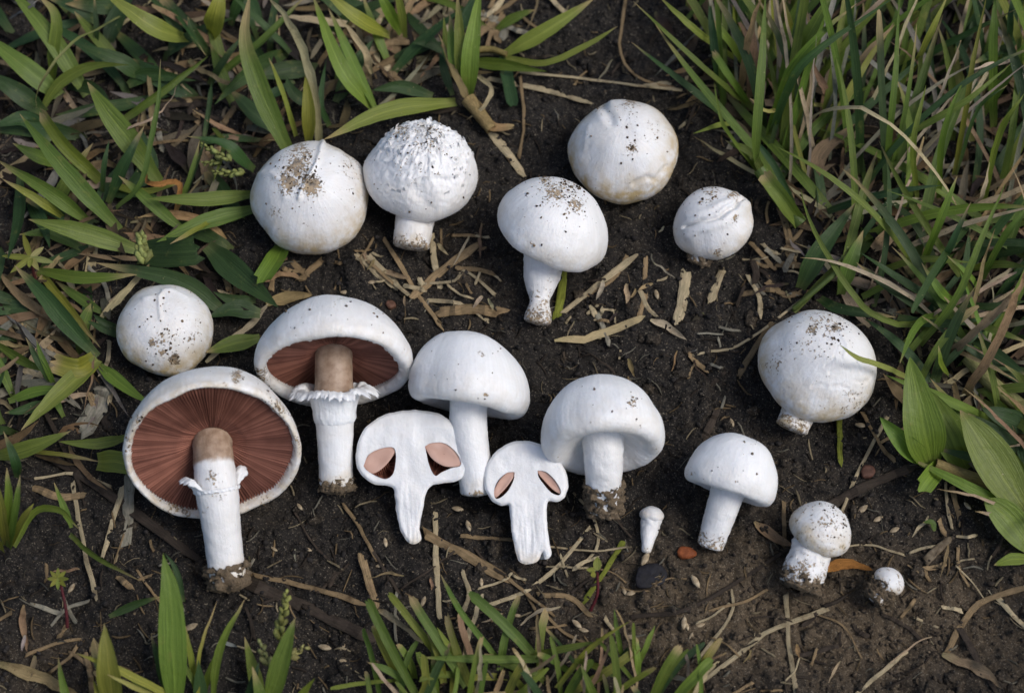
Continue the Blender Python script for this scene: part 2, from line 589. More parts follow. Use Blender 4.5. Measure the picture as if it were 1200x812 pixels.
    if crumbs:
        idx = []
        for (dx, dy, dr, n) in crumbs:
            d = np.hypot(px - dx, py - dy)
            cand = np.where((d < dr) & facing & (sp < 0.6))[0]
            if len(cand):
                idx += list(RNG.choice(cand, min(n, len(cand)), replace=False))
        if idx:
            idx = np.array(idx)
            sz = 0.00018 + 0.00052 * RNG.rand(len(idx)) ** 2
            cols = np.array([0.09, 0.062, 0.036]) * RNG.uniform(0.4, 2.6, (len(idx), 1))
            o = crumbs_mesh('soil_specks', W[idx] + NW[idx] * (sz * 0.2)[:, None], sz, cols, cap, base)
            o['kind'] = 'stuff'
    if shag:                                          # torn scales standing off the skin
        fv, ff_, o_ = [], [], 0
        cand = np.where((sp > .05) & (sp < .40))[0]
        for i in RNG.choice(cand, 150, replace=False):
            nn_ = nrm(NW[i])
            dn = nrm(ax - nn_ * (ax @ nn_) + 1e-6)
            sd_ = np.cross(nn_, dn)
            wS, lS = RNG.uniform(.0012, .0036), RNG.uniform(.001, .0028)
            lf = RNG.uniform(.1, .75)
            for k in range(3):
                for j in range(4):
                    x = (j / 3 - .5) * wS * (1 - .45 * (k / 2) * RNG.uniform(.3, 1))
                    fv.append(W[i] - nn_ * .0003 + sd_ * x + dn * lS * (k / 2) * RNG.uniform(.7, 1.1) + nn_ * lS * lf * (k / 2) ** 1.4)
            ff_.append(grid_faces(3, 4, False) + o_)
            o_ += 12
        fv = np.array(fv)
        z_ = np.zeros(len(fv))
        mesh_obj('scales', fv, np.vstack(ff_), M[mat], cap, base, True, {'fib': fv * 900, 'dirt': z_ + .08, 'stain': z_ + .15})['kind'] = 'stuff'
    DISCS.append((cx, cy, R * 1.02))
    DESC.append((cx, cy, short))
    if gills:
        nl, nrr = 150, 26
        rg = np.linspace(0.12, 0.905, nrr)
        ang = np.linspace(0, 2 * np.pi, nl * 2, endpoint=False)
        flesh = np.interp(rg, [0.12, .3, .6, .86, .92], [.34, .31, .25, .10, -.02])
        edge = np.interp(rg, [0.12, .22, .4, .65, .85, .92], [.24, .13, .055, .01, -.02, -.03])
        flesh = edge + np.interp(rg, [.12, .3, .7, .9], [.05, .10, .09, .05])
        k = np.arange(nl * 2)
        valley = (k % 2 == 0)
        minor = (k % 4 == 2)
        cavity = 0.0
        jit = RNG.uniform(0.75, 1.15, nl * 2)
        dep = np.where(valley[None, :], 1.0, 0.0) * np.where(minor[None, :], sstep(0.32, 0.62, rg)[:, None], 1.0)
        zz = edge[:, None] + (flesh - edge)[:, None] * np.clip(dep * 0.9 * jit[None, :], 0, 0.97) + 0.006 * (RNG.rand(nl * 2) - .5)[None, :]
        wv = 0.010 * fbm(np.column_stack([np.repeat(rg * 6, nl * 2), np.tile(np.cos(ang) * 4, nrr), np.tile(np.sin(ang) * 4, nrr) + seed]), 2).reshape(nrr, -1)
        wan = ang[None, :] + RNG.normal(0, 0.0035, nl * 2)[None, :] + wv * 0.8
        G = np.stack([rg[:, None] * np.cos(wan), rg[:, None] * np.sin(wan), zz], -1).reshape(-1, 3)
        GW = toworld(G, C, Rw)
        lam = np.repeat(np.where(valley, 0.0, RNG.uniform(0.3, 1.0, nl * 2))[None, :], nrr, 0).ravel()
        mesh_obj('gills', GW, grid_faces(nrr, nl * 2, True), M['gill'], root, base, False, {'lam': lam})
    if stem:
        ex, ey = stem['end']
        r1 = stem['r1'] * pxm(P(ex, ey))
        r0 = stem['r0'] * pxm(C)
        p0 = C + ax * Rw * stem.get('att', 0.05 if prof not in ('open', 'veil') else 0.30)
        p3 = P(ex, ey, stem.get('ez', max(r1 * 0.75, 0.002)))
        so, path, rads = stem_mesh(root, base, p0, ax, p3, r0, r1, stem.get('dirty', (0.5, 0.2)), seed + 3, stem.get('bulge'), stem.get('rough', 0.05),
                  spots=stem.get('spots', ()), naked=stem.get('collar', 0.0), mat=stem.get('mat', 'stem'), stain=stem.get('stain', 0.1))
        for (k0, rp) in ((0.15, 1.0), (.45, 1.0), (.75, 1.0), (1.0, 1.0)):
            q = path[min(int(k0 * 60), 59)]
            x, y = proj(q[None])
            DISCS.append((float(x[0]), float(y[0]), stem['r0'] * 1.15))
        if ring:
            ring_mesh(root, base, path, rads, ring, seed)
        if clod:
            t0, rs, amt = clod
            i0 = int(t0 * 60)
            Vc, Fc, thc = tube(np.vstack([path[i0:], path[-1] + (path[-1] - path[-3]) * 0.8]), np.concatenate([np.interp(np.arange(i0, 60), [i0, i0 + 3, 60], [0.9, 1.0, 1.0]) * (r0 + (r1 - r0) * np.linspace(t0, 1, 60 - i0)) * rs, [r1 * 0.5]]), 48)
            ctr = np.repeat(np.vstack([path[i0:], path[-1]]), 48, 0)
            Vc = ctr + (Vc - ctr) * (1 + amt * fbm(Vc * 330 + seed, 4, 0.65))[:, None]
            br = np.full(len(Vc), 0.95)
            o = mesh_obj('soil_clod', Vc, Fc, M['clod'], root, base, True, {'brown': br})
            ii = RNG.choice(len(Vc), 60)
            sz = 0.0004 + 0.0008 * RNG.rand(60) ** 2
            crumbs_mesh('clod_crumbs', Vc[ii], sz, np.array([0.12, 0.088, 0.054]) * RNG.uniform(.3, 2.0, (60, 1)), o, base)['kind'] = 'stuff'
    return root

def ring_mesh(root, base, path, rads, ring, seed):
    t0, flare, length, parts = ring              # where on the stem, outward factor, skirt length / stem radius, angular gaps
    i0 = int(t0 * 60)
    c0 = path[i0]
    d = nrm(path[i0 - 3] - path[i0 + 3])         # towards the cap
    ref = nrm(np.cross(d, [0.3, 0.1, 1.0]))
    w = np.cross(d, ref)
    nu, nv = 18, 240
    th = np.linspace(0, 2 * np.pi, nv, endpoint=False)
    t = np.linspace(0, 1, nu)
    r0 = rads[i0] * 1.01
    jag = 1 + 0.26 * fbm(np.column_stack([np.cos(th) * 7, np.sin(th) * 7, np.full(nv, seed)]), 3, 0.85)
    mask = np.ones(nv)
    if parts:
        mask = np.zeros(nv)
        for a, wd, amp in parts:
            da = np.angle(np.exp(1j * (th - a)))
            mask = np.maximum(mask, amp * np.exp(-(da / wd) ** 4))
    ctl = crom([(1.0, -.15), (1.04, .35), (1.22, .85), (1.52, 1.14), (1.82, 1.12), (2.05, .92)], nu)
    def surf(off):
        out = []
        wv = pn(np.column_stack([np.cos(th) * 2, np.sin(th) * 2, np.full(nv, seed)]))
        for k in range(nu):
            ex = (ctl[k, 0] - 1) * (flare - 1) / 1.0
            rr = r0 * (1 + ex * (1 + (jag - 1) * t[k] ** 2) * mask) + off * (1 if k else 0)
            wav = 0.14 * r0 * t[k] ** 1.5 * np.sin(th * 5 + 4 * wv)
            edge = (jag - 1) * 0.5 * r0 * t[k] ** 3
            ht = r0 * length * ctl[k, 1] * (0.15 + 0.85 * mask) + (wav - edge) * mask - off * 0.5
            out.append(c0 + rr[:, None] * (np.cos(th)[:, None] * ref + np.sin(th)[:, None] * w) + ht[:, None] * d)
        return np.vstack(out)
    A = surf(0.0)
    B = surf(0.0007)
    n = len(A)
    FA = grid_faces(nu, nv, True)
    FB = FA[:, ::-1] + n
    j = np.arange(nv)
    e0 = (nu - 1) * nv
    FE = np.stack([e0 + j, n + e0 + j, n + e0 + (j + 1) % nv, e0 + (j + 1) % nv], -1)
    V = np.vstack([A, B])
    V = V + 0.0004 * np.column_stack([fbm(V * 500), fbm(V * 500 + 31), fbm(V * 500 + 77)])
    z = np.zeros(len(V))
    mesh_obj('ring', V, np.vstack([FA, FB, FE]), M['clean'], root, base, True, {'fib': V * 900, 'dirt': z + 0.03, 'stain': z})

D = rad
mushroom('round white mushroom cap with a raised crack and brown grit, against broad grass leaves', 'the cracked gritty cap',
    363, 230, 69, D(100), D(66), 'button', seed=1.3, stain=0.42, h=1.0,
    cracks=[([(379, 166), (369, 195), (358, 216), (350, 232)], 2.8, 4.0), ([(305, 205), (318, 203), (330, 212), (334, 232)], 4, 1.6), ([(395, 170), (404, 190)], 3, 0.8)],
    dirt=[(348, 195, 17, .62), (365, 218, 14, .66), (338, 214, 16, .58), (352, 180, 16, .5), (322, 250, 12, .28), (410, 195, 26, .22)],
    crumbs=[(350, 200, 28, 70), (365, 225, 30, 40), (363, 230, 62, 40)])
mushroom('shaggy white mushroom with torn curled scales over its cap and a short thick stem', 'the shaggy cap',
    494, 200, 67, D(84), D(38), 'button', seed=4.1, shag=0.055, stain=0.10, h=1.02, lop=0.05,
    stem=dict(end=(481, 293), r0=26, r1=21, dirty=(0.5, .25), stain=.25, rough=.05),
    cracks=[([(540, 205), (525, 212), (508, 210)], 3, -2.0), ([(545, 180), (540, 195), (530, 200)], 3, -1.8), ([(500, 240), (492, 222)], 9, -3.0), ([(470, 160), (490, 152), (510, 160), (520, 175)], 3, 2.4), ([(455, 170), (470, 150), (500, 143)], 3, 2.6)],
    dirt=[(470, 155, 14, .4), (500, 165, 24, .34), (480, 190, 30, .2)], crumbs=[(494, 170, 40, 60), (494, 200, 60, 40)])
mushroom('smooth round white mushroom cap with a small crease, yellowish rim, on black soil', 'the creased round cap',
    731, 175, 64.5, D(95), D(60), 'button', seed=7.7, stain=0.55, h=0.98,
    cracks=[([(700, 116), (708, 126), (717, 142)], 5, -2.4), ([(742, 216), (756, 208), (768, 211), (780, 196)], 2.6, -1.8), ([(690, 150), (684, 175)], 3, 1.0)],
    dirt=[(740, 115, 13, .55), (700, 128, 10, .35), (740, 175, 6, .6), (770, 155, 14, .22)], crumbs=[(731, 175, 58, 45), (739, 175, 5, 10)])
mushroom('white mushroom with a tilted oval cap, gritty on top, on a waisted stem', 'the tilted oval cap',
    648, 269, 68, D(64), D(22), 'dome', seed=9.2, stain=0.16, h=0.92, lop=-0.05,
    stem=dict(end=(629, 381), r0=27, r1=17, dirty=(0.50, .62), bulge=[(.76, .15, -.38)], rough=.07),
    dirt=[(640, 210, 10, .5), (652, 225, 18, .42), (675, 240, 13, .45), (660, 215, 26, .3), (625, 285, 6, .25)], crumbs=[(655, 222, 30, 70), (648, 250, 55, 50)])
mushroom('small round white mushroom button split by a deep curved slit', 'the slit button',
    835, 260, 47, D(110), D(52), 'button', seed=12.4, stain=0.22, h=1.0,
    cracks=[([(804, 266), (822, 258), (842, 255), (858, 244), (868, 234)], 2.0, -5.5), ([(806, 275), (826, 267), (845, 263), (864, 248), (874, 240)], 6, 3.6), ([(806, 254), (830, 247), (850, 238), (862, 228)], 4.0, 2.2)],
    dirt=[(835, 228, 14, .34), (860, 228, 8, .5), (860, 256, 5, .6), (840, 296, 6, .5)], crumbs=[(835, 250, 40, 40)],
    clod=(0.55, 1.1, .3), stem=dict(end=(818, 309), r0=15, r1=11, dirty=(.5, .9)))
mushroom('small smooth mushroom cap with thin crack and black crumbs, beside the upturned gilled one', 'the small smooth cap',
    195, 384, 57, D(90), D(64), 'button', seed=15.8, stain=0.50, h=0.92,
    cracks=[([(201, 340), (190, 342), (187, 352), (188, 372)], 2.6, 2.2), ([(168, 350), (187, 347)], 2.4, 1.4), ([(205, 341), (222, 350)], 2.4, 1.2)],
    dirt=[(204, 421, 8, .72), (190, 412, 5, .7), (178, 402, 5, .6), (190, 400, 14, .34), (225, 390, 22, .22)], crumbs=[(188, 402, 20, 24), (205, 422, 7, 16), (195, 384, 50, 36)])
mushroom('large white mushroom with a ragged collar ring, brown gills showing under its cap edge', 'the ragged-ringed mushroom',
    391, 424, 92, D(90), D(-30), 'veil', seed=18.6, stain=0.12, h=1.0, gills=True, jag=0.030, mat='cap',
    stem=dict(end=(394, 574), r0=22, r1=19.5, att=0.30, dirty=(.55, .2), bulge=[(.45, .2, .10)], collar=.42, rough=.03, mat='clean'),
    ring=(0.50, 2.05, 1.35, None), clod=(0.90, 1.03, .35),
    dirt=[(305, 440, 16, .4), (310, 460, 14, .4), (400, 352, 12, .2)], crumbs=[(395, 365, 60, 24), (308, 445, 16, 14)])
mushroom('white mushroom with a smooth peaked dome cap on a clean cylindrical stem', 'the smooth peaked dome',
    551, 458, 71.5, D(80), D(-7), 'dome', seed=22.2, stain=0.10, h=1.06, lop=-0.16, mat='clean',
    stem=dict(end=(560, 582), r0=22.5, r1=20, dirty=(0.5, .16), stain=.05, rough=.03, mat='clean'),
    dirt=[(564, 415, 5, .6), (490, 465, 10, .25), (569, 463, 4, .7)], crumbs=[(551, 425, 50, 14)])
mushroom('largest mushroom, upturned to show a wide disc of chocolate brown gills', 'the upturned brown gills',
    249, 527, 103.5, D(92), D(-50), 'open', seed=25.9, stain=0.26, h=1.12, gills=True, jag=0.012,
    stem=dict(end=(268, 688), r0=23.5, r1=21, att=0.32, dirty=(0.6, .12), spots=[(248, 560, 14, .42), (256, 580, 12, .38), (240, 600, 16, .25), (262, 640, 10, .2)], collar=.26, bulge=[(.42, .15, .10)], rough=.035),
    ring=(0.40, 1.75, .8, [(0.4, .25, .9), (3.3, .4, .8)]), clod=(0.84, 1.1, .38), speckle=0.05,
    dirt=[(164, 515, 13, .5), (277, 440, 9, .55), (165, 495, 10, .4), (325, 480, 14, .45), (210, 595, 25, .35), (320, 590, 20, .3), (345, 520, 14, .35)],
    crumbs=[(165, 510, 25, 20), (278, 438, 10, 8), (325, 475, 25, 18)])
mushroom('white mushroom with a broad dome cap, pleated white veil beneath and a soil-crusted stem foot', 'the soil-footed broad dome',
    706, 511, 73.5, D(94), D(-25), 'dome', seed=28.3, stain=0.10, h=1.06, mat='clean',
    stem=dict(end=(708, 603), r0=25, r1=18, dirty=(.45, .45), rough=.05), clod=(0.58, 1.12, .32),
    dirt=[(740, 473, 9, .5), (770, 525, 8, .35), (652, 535, 8, .3)], crumbs=[(741, 474, 9, 16), (706, 480, 55, 14)])
mushroom('large round white mushroom cap with flaky cracks on one side and a stubby stem below', 'the flaky round cap',
    960, 427, 71, D(62), D(54), 'button', seed=31.1, stain=0.38, h=1.0,
    cracks=[([(951, 452), (960, 449), (968, 451)], 1.5, -1.7), ([(974, 454), (986, 452), (994, 456)], 1.5, -1.8), ([(1000, 447), (1010, 449), (1018, 444)], 1.5, -1.6), ([(972, 437), (984, 431), (996, 433)], 1.5, -1.6),
        ([(985, 390), (993, 404), (990, 418)], 1.8, 1.4), ([(996, 463), (1007, 464)], 1.5, -1.5), ([(1004, 425), (1010, 436)], 1.5, -1.4), ([(978, 420), (968, 428)], 1.5, -1.3), ([(940, 470), (952, 466)], 1.4, -1.0)],
    dirt=[(952, 386, 8, .66), (980, 383, 7, .66), (965, 375, 26, .28), (940, 410, 24, .2), (905, 425, 20, .22), (1000, 470, 22, .28)],
    stem=dict(end=(926, 505), r0=21, r1=19, stain=.5, dirty=(.5, .4), rough=.06), crumbs=[(960, 400, 50, 70), (952, 388, 8, 14), (980, 384, 7, 12)])
mushroom('white mushroom with a smooth half-round cap and a stem leaning off beside the orange chip', 'the leaning half-round mushroom',
    857, 563, 55, D(72), D(-4), 'dome', seed=34.5, stain=0.08, h=1.10, mat='clean',
    stem=dict(end=(831, 643), r0=21, r1=15.5, dirty=(.5, .5), rough=.04),
    dirt=[(862, 564, 4, .55), (810, 555, 9, .3)], crumbs=[(857, 540, 40, 14)])
mushroom('little white button mushroom with a finely freckled cap and a soil-caked stem', 'the freckled button',
    962, 620, 38, D(62), D(20), 'button', seed=37.9, stain=0.36, h=1.05, speckle=0.18,
    dirt=[(970, 610, 22, .30)], stem=dict(end=(935, 690), r0=25, r1=22, dirty=(.5, .8), bulge=[(.75, .2, .12)], rough=.08), clod=(0.80, 1.08, .35), crumbs=[(970, 612, 24, 40)])
mushroom('tiny white pin mushroom tapering to a point beside a pale seed husk', 'the tiny pin',
    764, 602, 14.5, D(82), D(10), 'button', seed=41.0, stain=0.2, h=.75,
    stem=dict(end=(757, 648), r0=14.5, r1=5, att=.15, bulge=[(0, .10, -.3)], dirty=(.25, .4), rough=.10))
mushroom('tiny white mushroom knob half caked in brown soil', 'the soil-caked knob',
    1043, 680, 19, D(50), D(25), 'button', seed=44.0, stain=0.35, h=.9, speckle=0.16, dirt=[(1035, 690, 13, .5), (1052, 690, 8, .35)],
    stem=dict(end=(1022, 703), r0=16, r1=12, dirty=(.45, .9), rough=.1), clod=(0.30, 1.2, .4))

# the two mushrooms cut lengthwise, lying on their round backs with the cut face up
def half_mushroom(label, short, outline, holes, plates, axis, h_top, h_bot, ytop, ybot, seed):
    def hz(y):
        return np.interp(y, [ytop, ybot], [h_top, h_bot])
    def W(x, y, dz=0.0):
        return P(x, y, float(hz(y)) + dz)
    oc = crom(np.array(outline + [outline[0]], float), 240)[:-1]
    oc += 0.8 * np.column_stack([pn(np.column_stack([oc * 0.12, np.full(len(oc), seed)])), pn(np.column_stack([oc * 0.12, np.full(len(oc), seed + 5)]))])
    hc = [crom(np.array(hh + [hh[0]], float), 60)[:-1] for hh in holes]
    base = P(axis[1][0], axis[0][1], 0.0)
    root = empty('mushroom', base)
    tag(root, label, 'mushroom', 'white field mushrooms laid out on the soil')
    from mathutils.geometry import intersect_point_line
    def inside(p, poly):
        x, y = p[:, 0], p[:, 1]
        r = np.zeros(len(p), bool)
        for a, b in zip(poly, np.roll(poly, -1, 0)):
            cnd = (a[1] > y) != (b[1] > y)
            xi = (b[0] - a[0]) * (y - a[1]) / (b[1] - a[1] + 1e-12) + a[0]
            r ^= cnd & (x < xi)
        return r
    gx, gy = np.meshgrid(np.arange(oc[:, 0].min(), oc[:, 0].max(), 1.6), np.arange(oc[:, 1].min(), oc[:, 1].max(), 1.6))
    gp = np.column_stack([gx.ravel(), gy.ravel()]) + RNG.uniform(-.2, .2, (gx.size, 2))
    ok = inside(gp, oc)
    for q in hc:
        ok &= ~inside(gp, q)
        ok &= np.min(np.hypot(gp[:, None, 0] - q[None, :, 0], gp[:, None, 1] - q[None, :, 1]), 1) > 0.9
    ok &= np.min(np.hypot(gp[:, None, 0] - oc[None, :, 0], gp[:, None, 1] - oc[None, :, 1]), 1) > 0.9
    gp = gp[ok]
    allp = np.vstack([oc] + hc + [gp])
    edges, o = [], 0
    for q in [oc] + hc:
        n = len(q)
        edges += [(o + i, o + (i + 1) % n) for i in range(n)]
        o += n
    vv, _, ff, _, _, _ = delaunay_2d_cdt([Vector(p) for p in allp], edges, [], 0, 1e-6)
    vv = np.array([v[:] for v in vv])
    cen = np.array([vv[list(f)].mean(0) for f in ff])
    keep = inside(cen, oc)
    for q in hc:
        keep &= ~inside(cen, q)
    ff = [tuple(f) for f, k in zip(ff, keep) if k]
    axx = np.interp(vv[:, 1], [axis[0][1], axis[1][1]], [axis[0][0], axis[1][0]])
    ax_d = vv[:, 0] - axx
    edge = np.min(np.hypot(vv[:, None, 0] - oc[None, :, 0], vv[:, None, 1] - oc[None, :, 1]), 1)
    stemz = sstep(axis[0][1] + 20, axis[0][1] + 60, vv[:, 1])
    relief = 0.0006 * pn(np.column_stack([ax_d * 0.45, vv[:, 1] * 0.02, np.full(len(vv), seed)])) * (0.1 + 0.9 * stemz) + 0.0007 * fbm(np.column_stack([vv * 0.035, np.full(len(vv), seed)]), 2)
    relief -= 0.0013 * (1 - sstep(0, 3.0, edge))
    V3 = np.array([W(p[0], p[1], r) for p, r in zip(vv, relief)])
    cut = mesh_obj('cut_face', V3, [f if np.cross(vv[f[1]] - vv[f[0]], vv[f[2]] - vv[f[0]]) < 0 else f[::-1] for f in ff], M['cut'], root, base, True,
        {'fib': np.column_stack([ax_d * (0.12 + 0.43 * stemz), vv[:, 1] * 0.035, np.full(len(vv), seed)]), 'dirt': 0.9 * sstep(axis[1][1] - 10, axis[1][1] + 4, vv[:, 1]) * 0.6, 'stain': 0.10 + 0.4 * sstep(axis[1][1] - 22, axis[1][1], vv[:, 1])})
    # round back
    na = 18
    rows = []
    oax = np.interp(oc[:, 1], [axis[0][1], axis[1][1]], [axis[0][0], axis[1][0]])
    for a in np.linspace(0, np.pi / 2, na):
        x = oax + (oc[:, 0] - oax) * math.cos(a)
        row = []
        for i in range(len(oc)):
            sc = pxm(P(oc[i, 0], oc[i, 1], 0.01))
            zf = float(hz(oc[i, 1]))
            row.append(W(x[i], oc[i, 1], -0.0013 - min(abs(oc[i, 0] - oax[i]) * sc * 0.85, zf + 0.001) * math.sin(a)))
        rows.append(np.array(row))
    VB = np.vstack(rows)
    z0 = np.zeros(len(VB))
    mesh_obj('cap_back', VB, grid_faces(na, len(oc), True), M['cap'], root, base, True, {'fib': VB * 700, 'dirt': z0 + 0.1, 'stain': z0 + 0.3})
    for q, pl in zip(hc, plates):
        # pocket: walls and gills
        c = q.mean(0)
        deep = [(1.0, 0.0), (0.99, -0.002), (0.95, -0.006), (0.8, -0.009), (0.4, -0.011), (0.02, -0.0115)]
        rows = []
        for s, dz in deep:
            rows.append(np.array([W(*(c + (p - c) * s), dz) for p in q]))
        VP = np.vstack(rows)
        lam = 0.5 + 0.5 * np.sin(np.tile((q[:, 0] + q[:, 1]) * 1.6, len(deep)))
        g = mesh_obj('gills', VP, grid_faces(len(deep), len(q), True)[:, ::-1], M['gill'], root, base, True, {'lam': lam})
        pc = crom(np.array(pl + [pl[0]], float), 50)[:-1]
        c2 = pc.mean(0)
        pc = c2 + (pc - c2) * 1.12
        rows = [np.array([W(*(c2 + (p - c2) * s), dz) for p in pc]) for s, dz in ((1.0, -0.0065), (1.0, -0.0007), (0.95, -0.0005), (0.6, -0.0009), (0.25, -0.0012), (0.02, -0.0012))]
        VP = np.vstack(rows)
        lam = 0.5 + 0.5 * pn(VP * 250)
        mesh_obj('gill_slice', VP, grid_faces(6, len(pc), True)[:, ::-1], M['gill_pink'], root, base, True, {'lam': lam})
        # lamella edges lining the dark part
        n = 9
        a0, a1 = np.array(pl[-1], float), np.array(pl[len(pl) // 2 + 1], float)
        for k in range(n):
            p = a0 + (a1 - a0) * (k + .5) / n
            d = (c - c2)
            d = d / (np.linalg.norm(d) + 1e-9)
            e = p + d * 9
            t = tube(np.array([W(*p, -0.002), W(*((p + e) / 2), -0.005), W(*e, -0.008)]), np.array([.0003, .0003, .0002]), 5)
            mesh_obj('lamella', t[0], t[1], M['gill'], g, base, True, {'lam': np.full(len(t[0]), .7)})
    cxm, cym = axis[0]
    DISCS.append((cxm, cym, (oc[:, 0].max() - oc[:, 0].min()) / 2))
    for k in (0.4, 0.7, 1.0):
        DISCS.append((cxm + (axis[1][0] - cxm) * k, cym + (axis[1][1] - cym) * k, 18))
    DESC.append((cxm, cym, short))
half_mushroom('white mushroom half sliced lengthwise, two wide pink gill pockets and a bent tapering stem', 'the wider sliced half',
    [(487, 480), (515, 485), (535, 500), (546, 520), (549, 540), (545, 554), (537, 563), (520, 566), (508, 568), (501, 574), (497, 588), (494, 605), (492, 620), (494, 632), (485, 637), (477, 634), (470, 622), (465, 603), (463, 584), (461, 573), (452, 569), (438, 567), (425, 558), (418, 545), (417, 530), (422, 511), (435, 495), (457, 484)],
    [[(426, 546), (432, 533), (445, 526), (460, 524), (464, 532), (463, 546), (460, 556), (452, 561), (440, 557), (430, 551)], [(498, 523), (506, 519), (520, 519), (532, 527), (540, 539), (539, 546), (530, 548), (518, 553), (510, 557), (503, 545)]],
    [[(427, 545), (432, 534), (445, 527), (460, 525), (461, 530), (455, 540), (446, 549), (436, 553)], [(499, 523), (506, 520), (520, 520), (531, 527), (539, 538), (538, 544), (522, 545), (508, 537)]],
    [(483, 545), (484, 636)], 0.024, 0.0075, 500, 630, 51.0)
half_mushroom('white mushroom half sliced lengthwise, two narrow pink gill slits and a broad fibrous frayed stem', 'the narrower sliced half',
    [(614, 516), (630, 519), (645, 527), (656, 540), (664, 555), (666, 570), (662, 582), (653, 588), (643, 587), (641, 594), (641, 610), (643, 630), (646, 650), (639, 655), (636, 647), (630, 657), (618, 661), (608, 657), (604, 645), (600, 625), (598, 605), (596, 592), (588, 592), (578, 588), (570, 577), (567, 565), (568, 550), (574, 538), (585, 526), (600, 518)],
    [[(603, 553), (594, 554), (584, 563), (579, 575), (581, 584), (588, 582), (596, 574), (602, 562)], [(630, 551), (640, 553), (650, 562), (657, 574), (655, 580), (646, 577), (637, 567), (631, 558)]],
    [[(602, 554), (594, 555), (585, 564), (580, 575), (582, 581), (588, 576), (595, 568), (601, 559)], [(631, 552), (640, 554), (650, 563), (656, 574), (655, 577), (648, 573), (640, 565), (633, 557)]],
    [(616, 565), (620, 658)], 0.020, 0.0095, 530, 655, 57.0)
# ------------------------------------------------------------------ leaves and straws
CC = {'y': (.200, .225, .036), 'g': (.112, .165, .026), 'd': (.038, .078, .023), 'b': (.140, .215, .030), 's': (.45, .37, .24),
      't': (.275, .195, .11), 'k': (.055, .042, .033), 'p': (.30, .30, .10), 'o': (.34, .17, .045), 'e': (.27, .25, .20)}
def width_profile(kind, t):
    if kind == 'leaf':
        return np.clip(0.50 + 0.5 * sstep(0, .35, t), 0, 1) * (1 - np.clip((t - .40) / .60, 0, 1) ** 1.7)
    if kind == 'cut':
        return np.clip(0.75 + 0.25 * sstep(0, .4, t), 0, 1) * (1 - 0.10 * t) * np.where(t > 0.999, 0.55, 1)
    if kind == 'lance':
        return np.sin(np.pi * np.clip(t * 0.94 + 0.06, 0, 1)) ** 0.75 * (1 - 0.25 * t)
    return (0.85 + .15 * sstep(0, .2, t)) * (1 - np.clip((t - .55) / .45, 0, 1) ** 1.6)   # 'lin'
LEAFN = [0]
def blade_geom(path, width, kind, roll, fold, crinkle=0.0, seed=0.0, nx=5):
    n = len(path)
    t = np.linspace(0, 1, n)
    tan = np.gradient(path, axis=0)
    tan /= np.linalg.norm(tan, axis=1)[:, None] + 1e-12
    up = nrm(np.array([0.0, -0.35, 1.0]))
    s = np.cross(tan, up)
    ln = np.linalg.norm(s, axis=1)
    s = np.where(ln[:, None] > 0.15, s / (ln[:, None] + 1e-9), np.array([1.0, 0, 0]))
    nn = np.cross(s, tan)
    rr = roll[0] + (roll[1] - roll[0]) * t
    s2 = s * np.cos(rr)[:, None] + nn * np.sin(rr)[:, None]
    n2 = np.cross(s2, tan)
    w = width * width_profile(kind, t) + 0.00012
    xs = np.linspace(-1, 1, nx)
    V = path[:, None, :] + 0.5 * w[:, None, None] * xs[None, :, None] * s2[:, None, :] + (w[:, None] * fold * (np.abs(xs)[None, :] ** 1.3 - .4))[..., None] * n2[:, None, :]
    V = V.reshape(-1, 3)
    if kind == 'cut':                                   # ragged snipped end
        V[-nx:] += tan[-1] * RNG.uniform(-.5, .5, (nx, 1)) * width * .5
    if crinkle:
        V = V + crinkle * np.column_stack([pn(V * 170 + seed), pn(V * 170 + seed + 40), pn(V * 170 + seed + 80)])
    L = np.concatenate([[0], np.cumsum(np.linalg.norm(np.diff(path, axis=0), axis=1))])
    luv = np.column_stack([np.tile((xs + 1) / 2, n), np.repeat(L * 100, nx), np.full(n * nx, seed)])
    return V, grid_faces(n, nx, False), np.repeat(t, nx), luv
def leaf_color(c, t, tipdry, xs=None):
    b = np.array(CC[c]) * RNG.uniform(.82, 1.2) * np.array([RNG.uniform(.88, 1.14), 1, RNG.uniform(.85, 1.2)])
    col = np.repeat(b[None], len(t), 0)
    if tipdry > 0:
        k = sstep(1 - tipdry, 1.0, t)[:, None]
        col = col * (1 - k) + np.array([.40, .30, .15]) * k
    k = (1 - sstep(0, .16, t))[:, None] * .5              # paler sheath end
    col = col * (1 - k) + (col * .5 + np.array([.16, .17, .07])) * k
    return col
def hero_path(pts, zt, z0, mode, n):
    q = crom(np.array(pts, float), n)
    t = np.linspace(0, 1, n)
    if mode == 'a':
        z = z0 + (zt - z0) * np.sin(np.pi * t)
    elif mode == 'f':
        z = z0 + (zt - z0) * t
    else:
        z = z0 + (zt - z0) * np.sin(t * np.pi / 2) ** 0.9
    w = np.array([P(x, y, zz) for (x, y), zz in zip(q, z)])
    g = gh(w[:, :2])
    lift = np.maximum(0, g + 0.0008 - w[:, 2])
    return w + np.column_stack([np.zeros(n), np.zeros(n), lift])
def add_leaf(root, base, path, wm, c, kind='leaf', roll=(0, 0), fold=.10, tipdry=0.0, name=None, crinkle=0.0, nx=5):
    LEAFN[0] += 1
    sd = LEAFN[0] * 1.37
    V, F, t, luv = blade_geom(path, wm, kind, roll, fold, crinkle, sd, nx)
    dry = c in 'stkeo'
    col = leaf_color(c, t, tipdry)
    return mesh_obj(name or ('dead_blade' if dry else 'blade'), V, F, M['dry' if dry else 'leaf'], root, base, True, {'col': col, 'luv': luv})

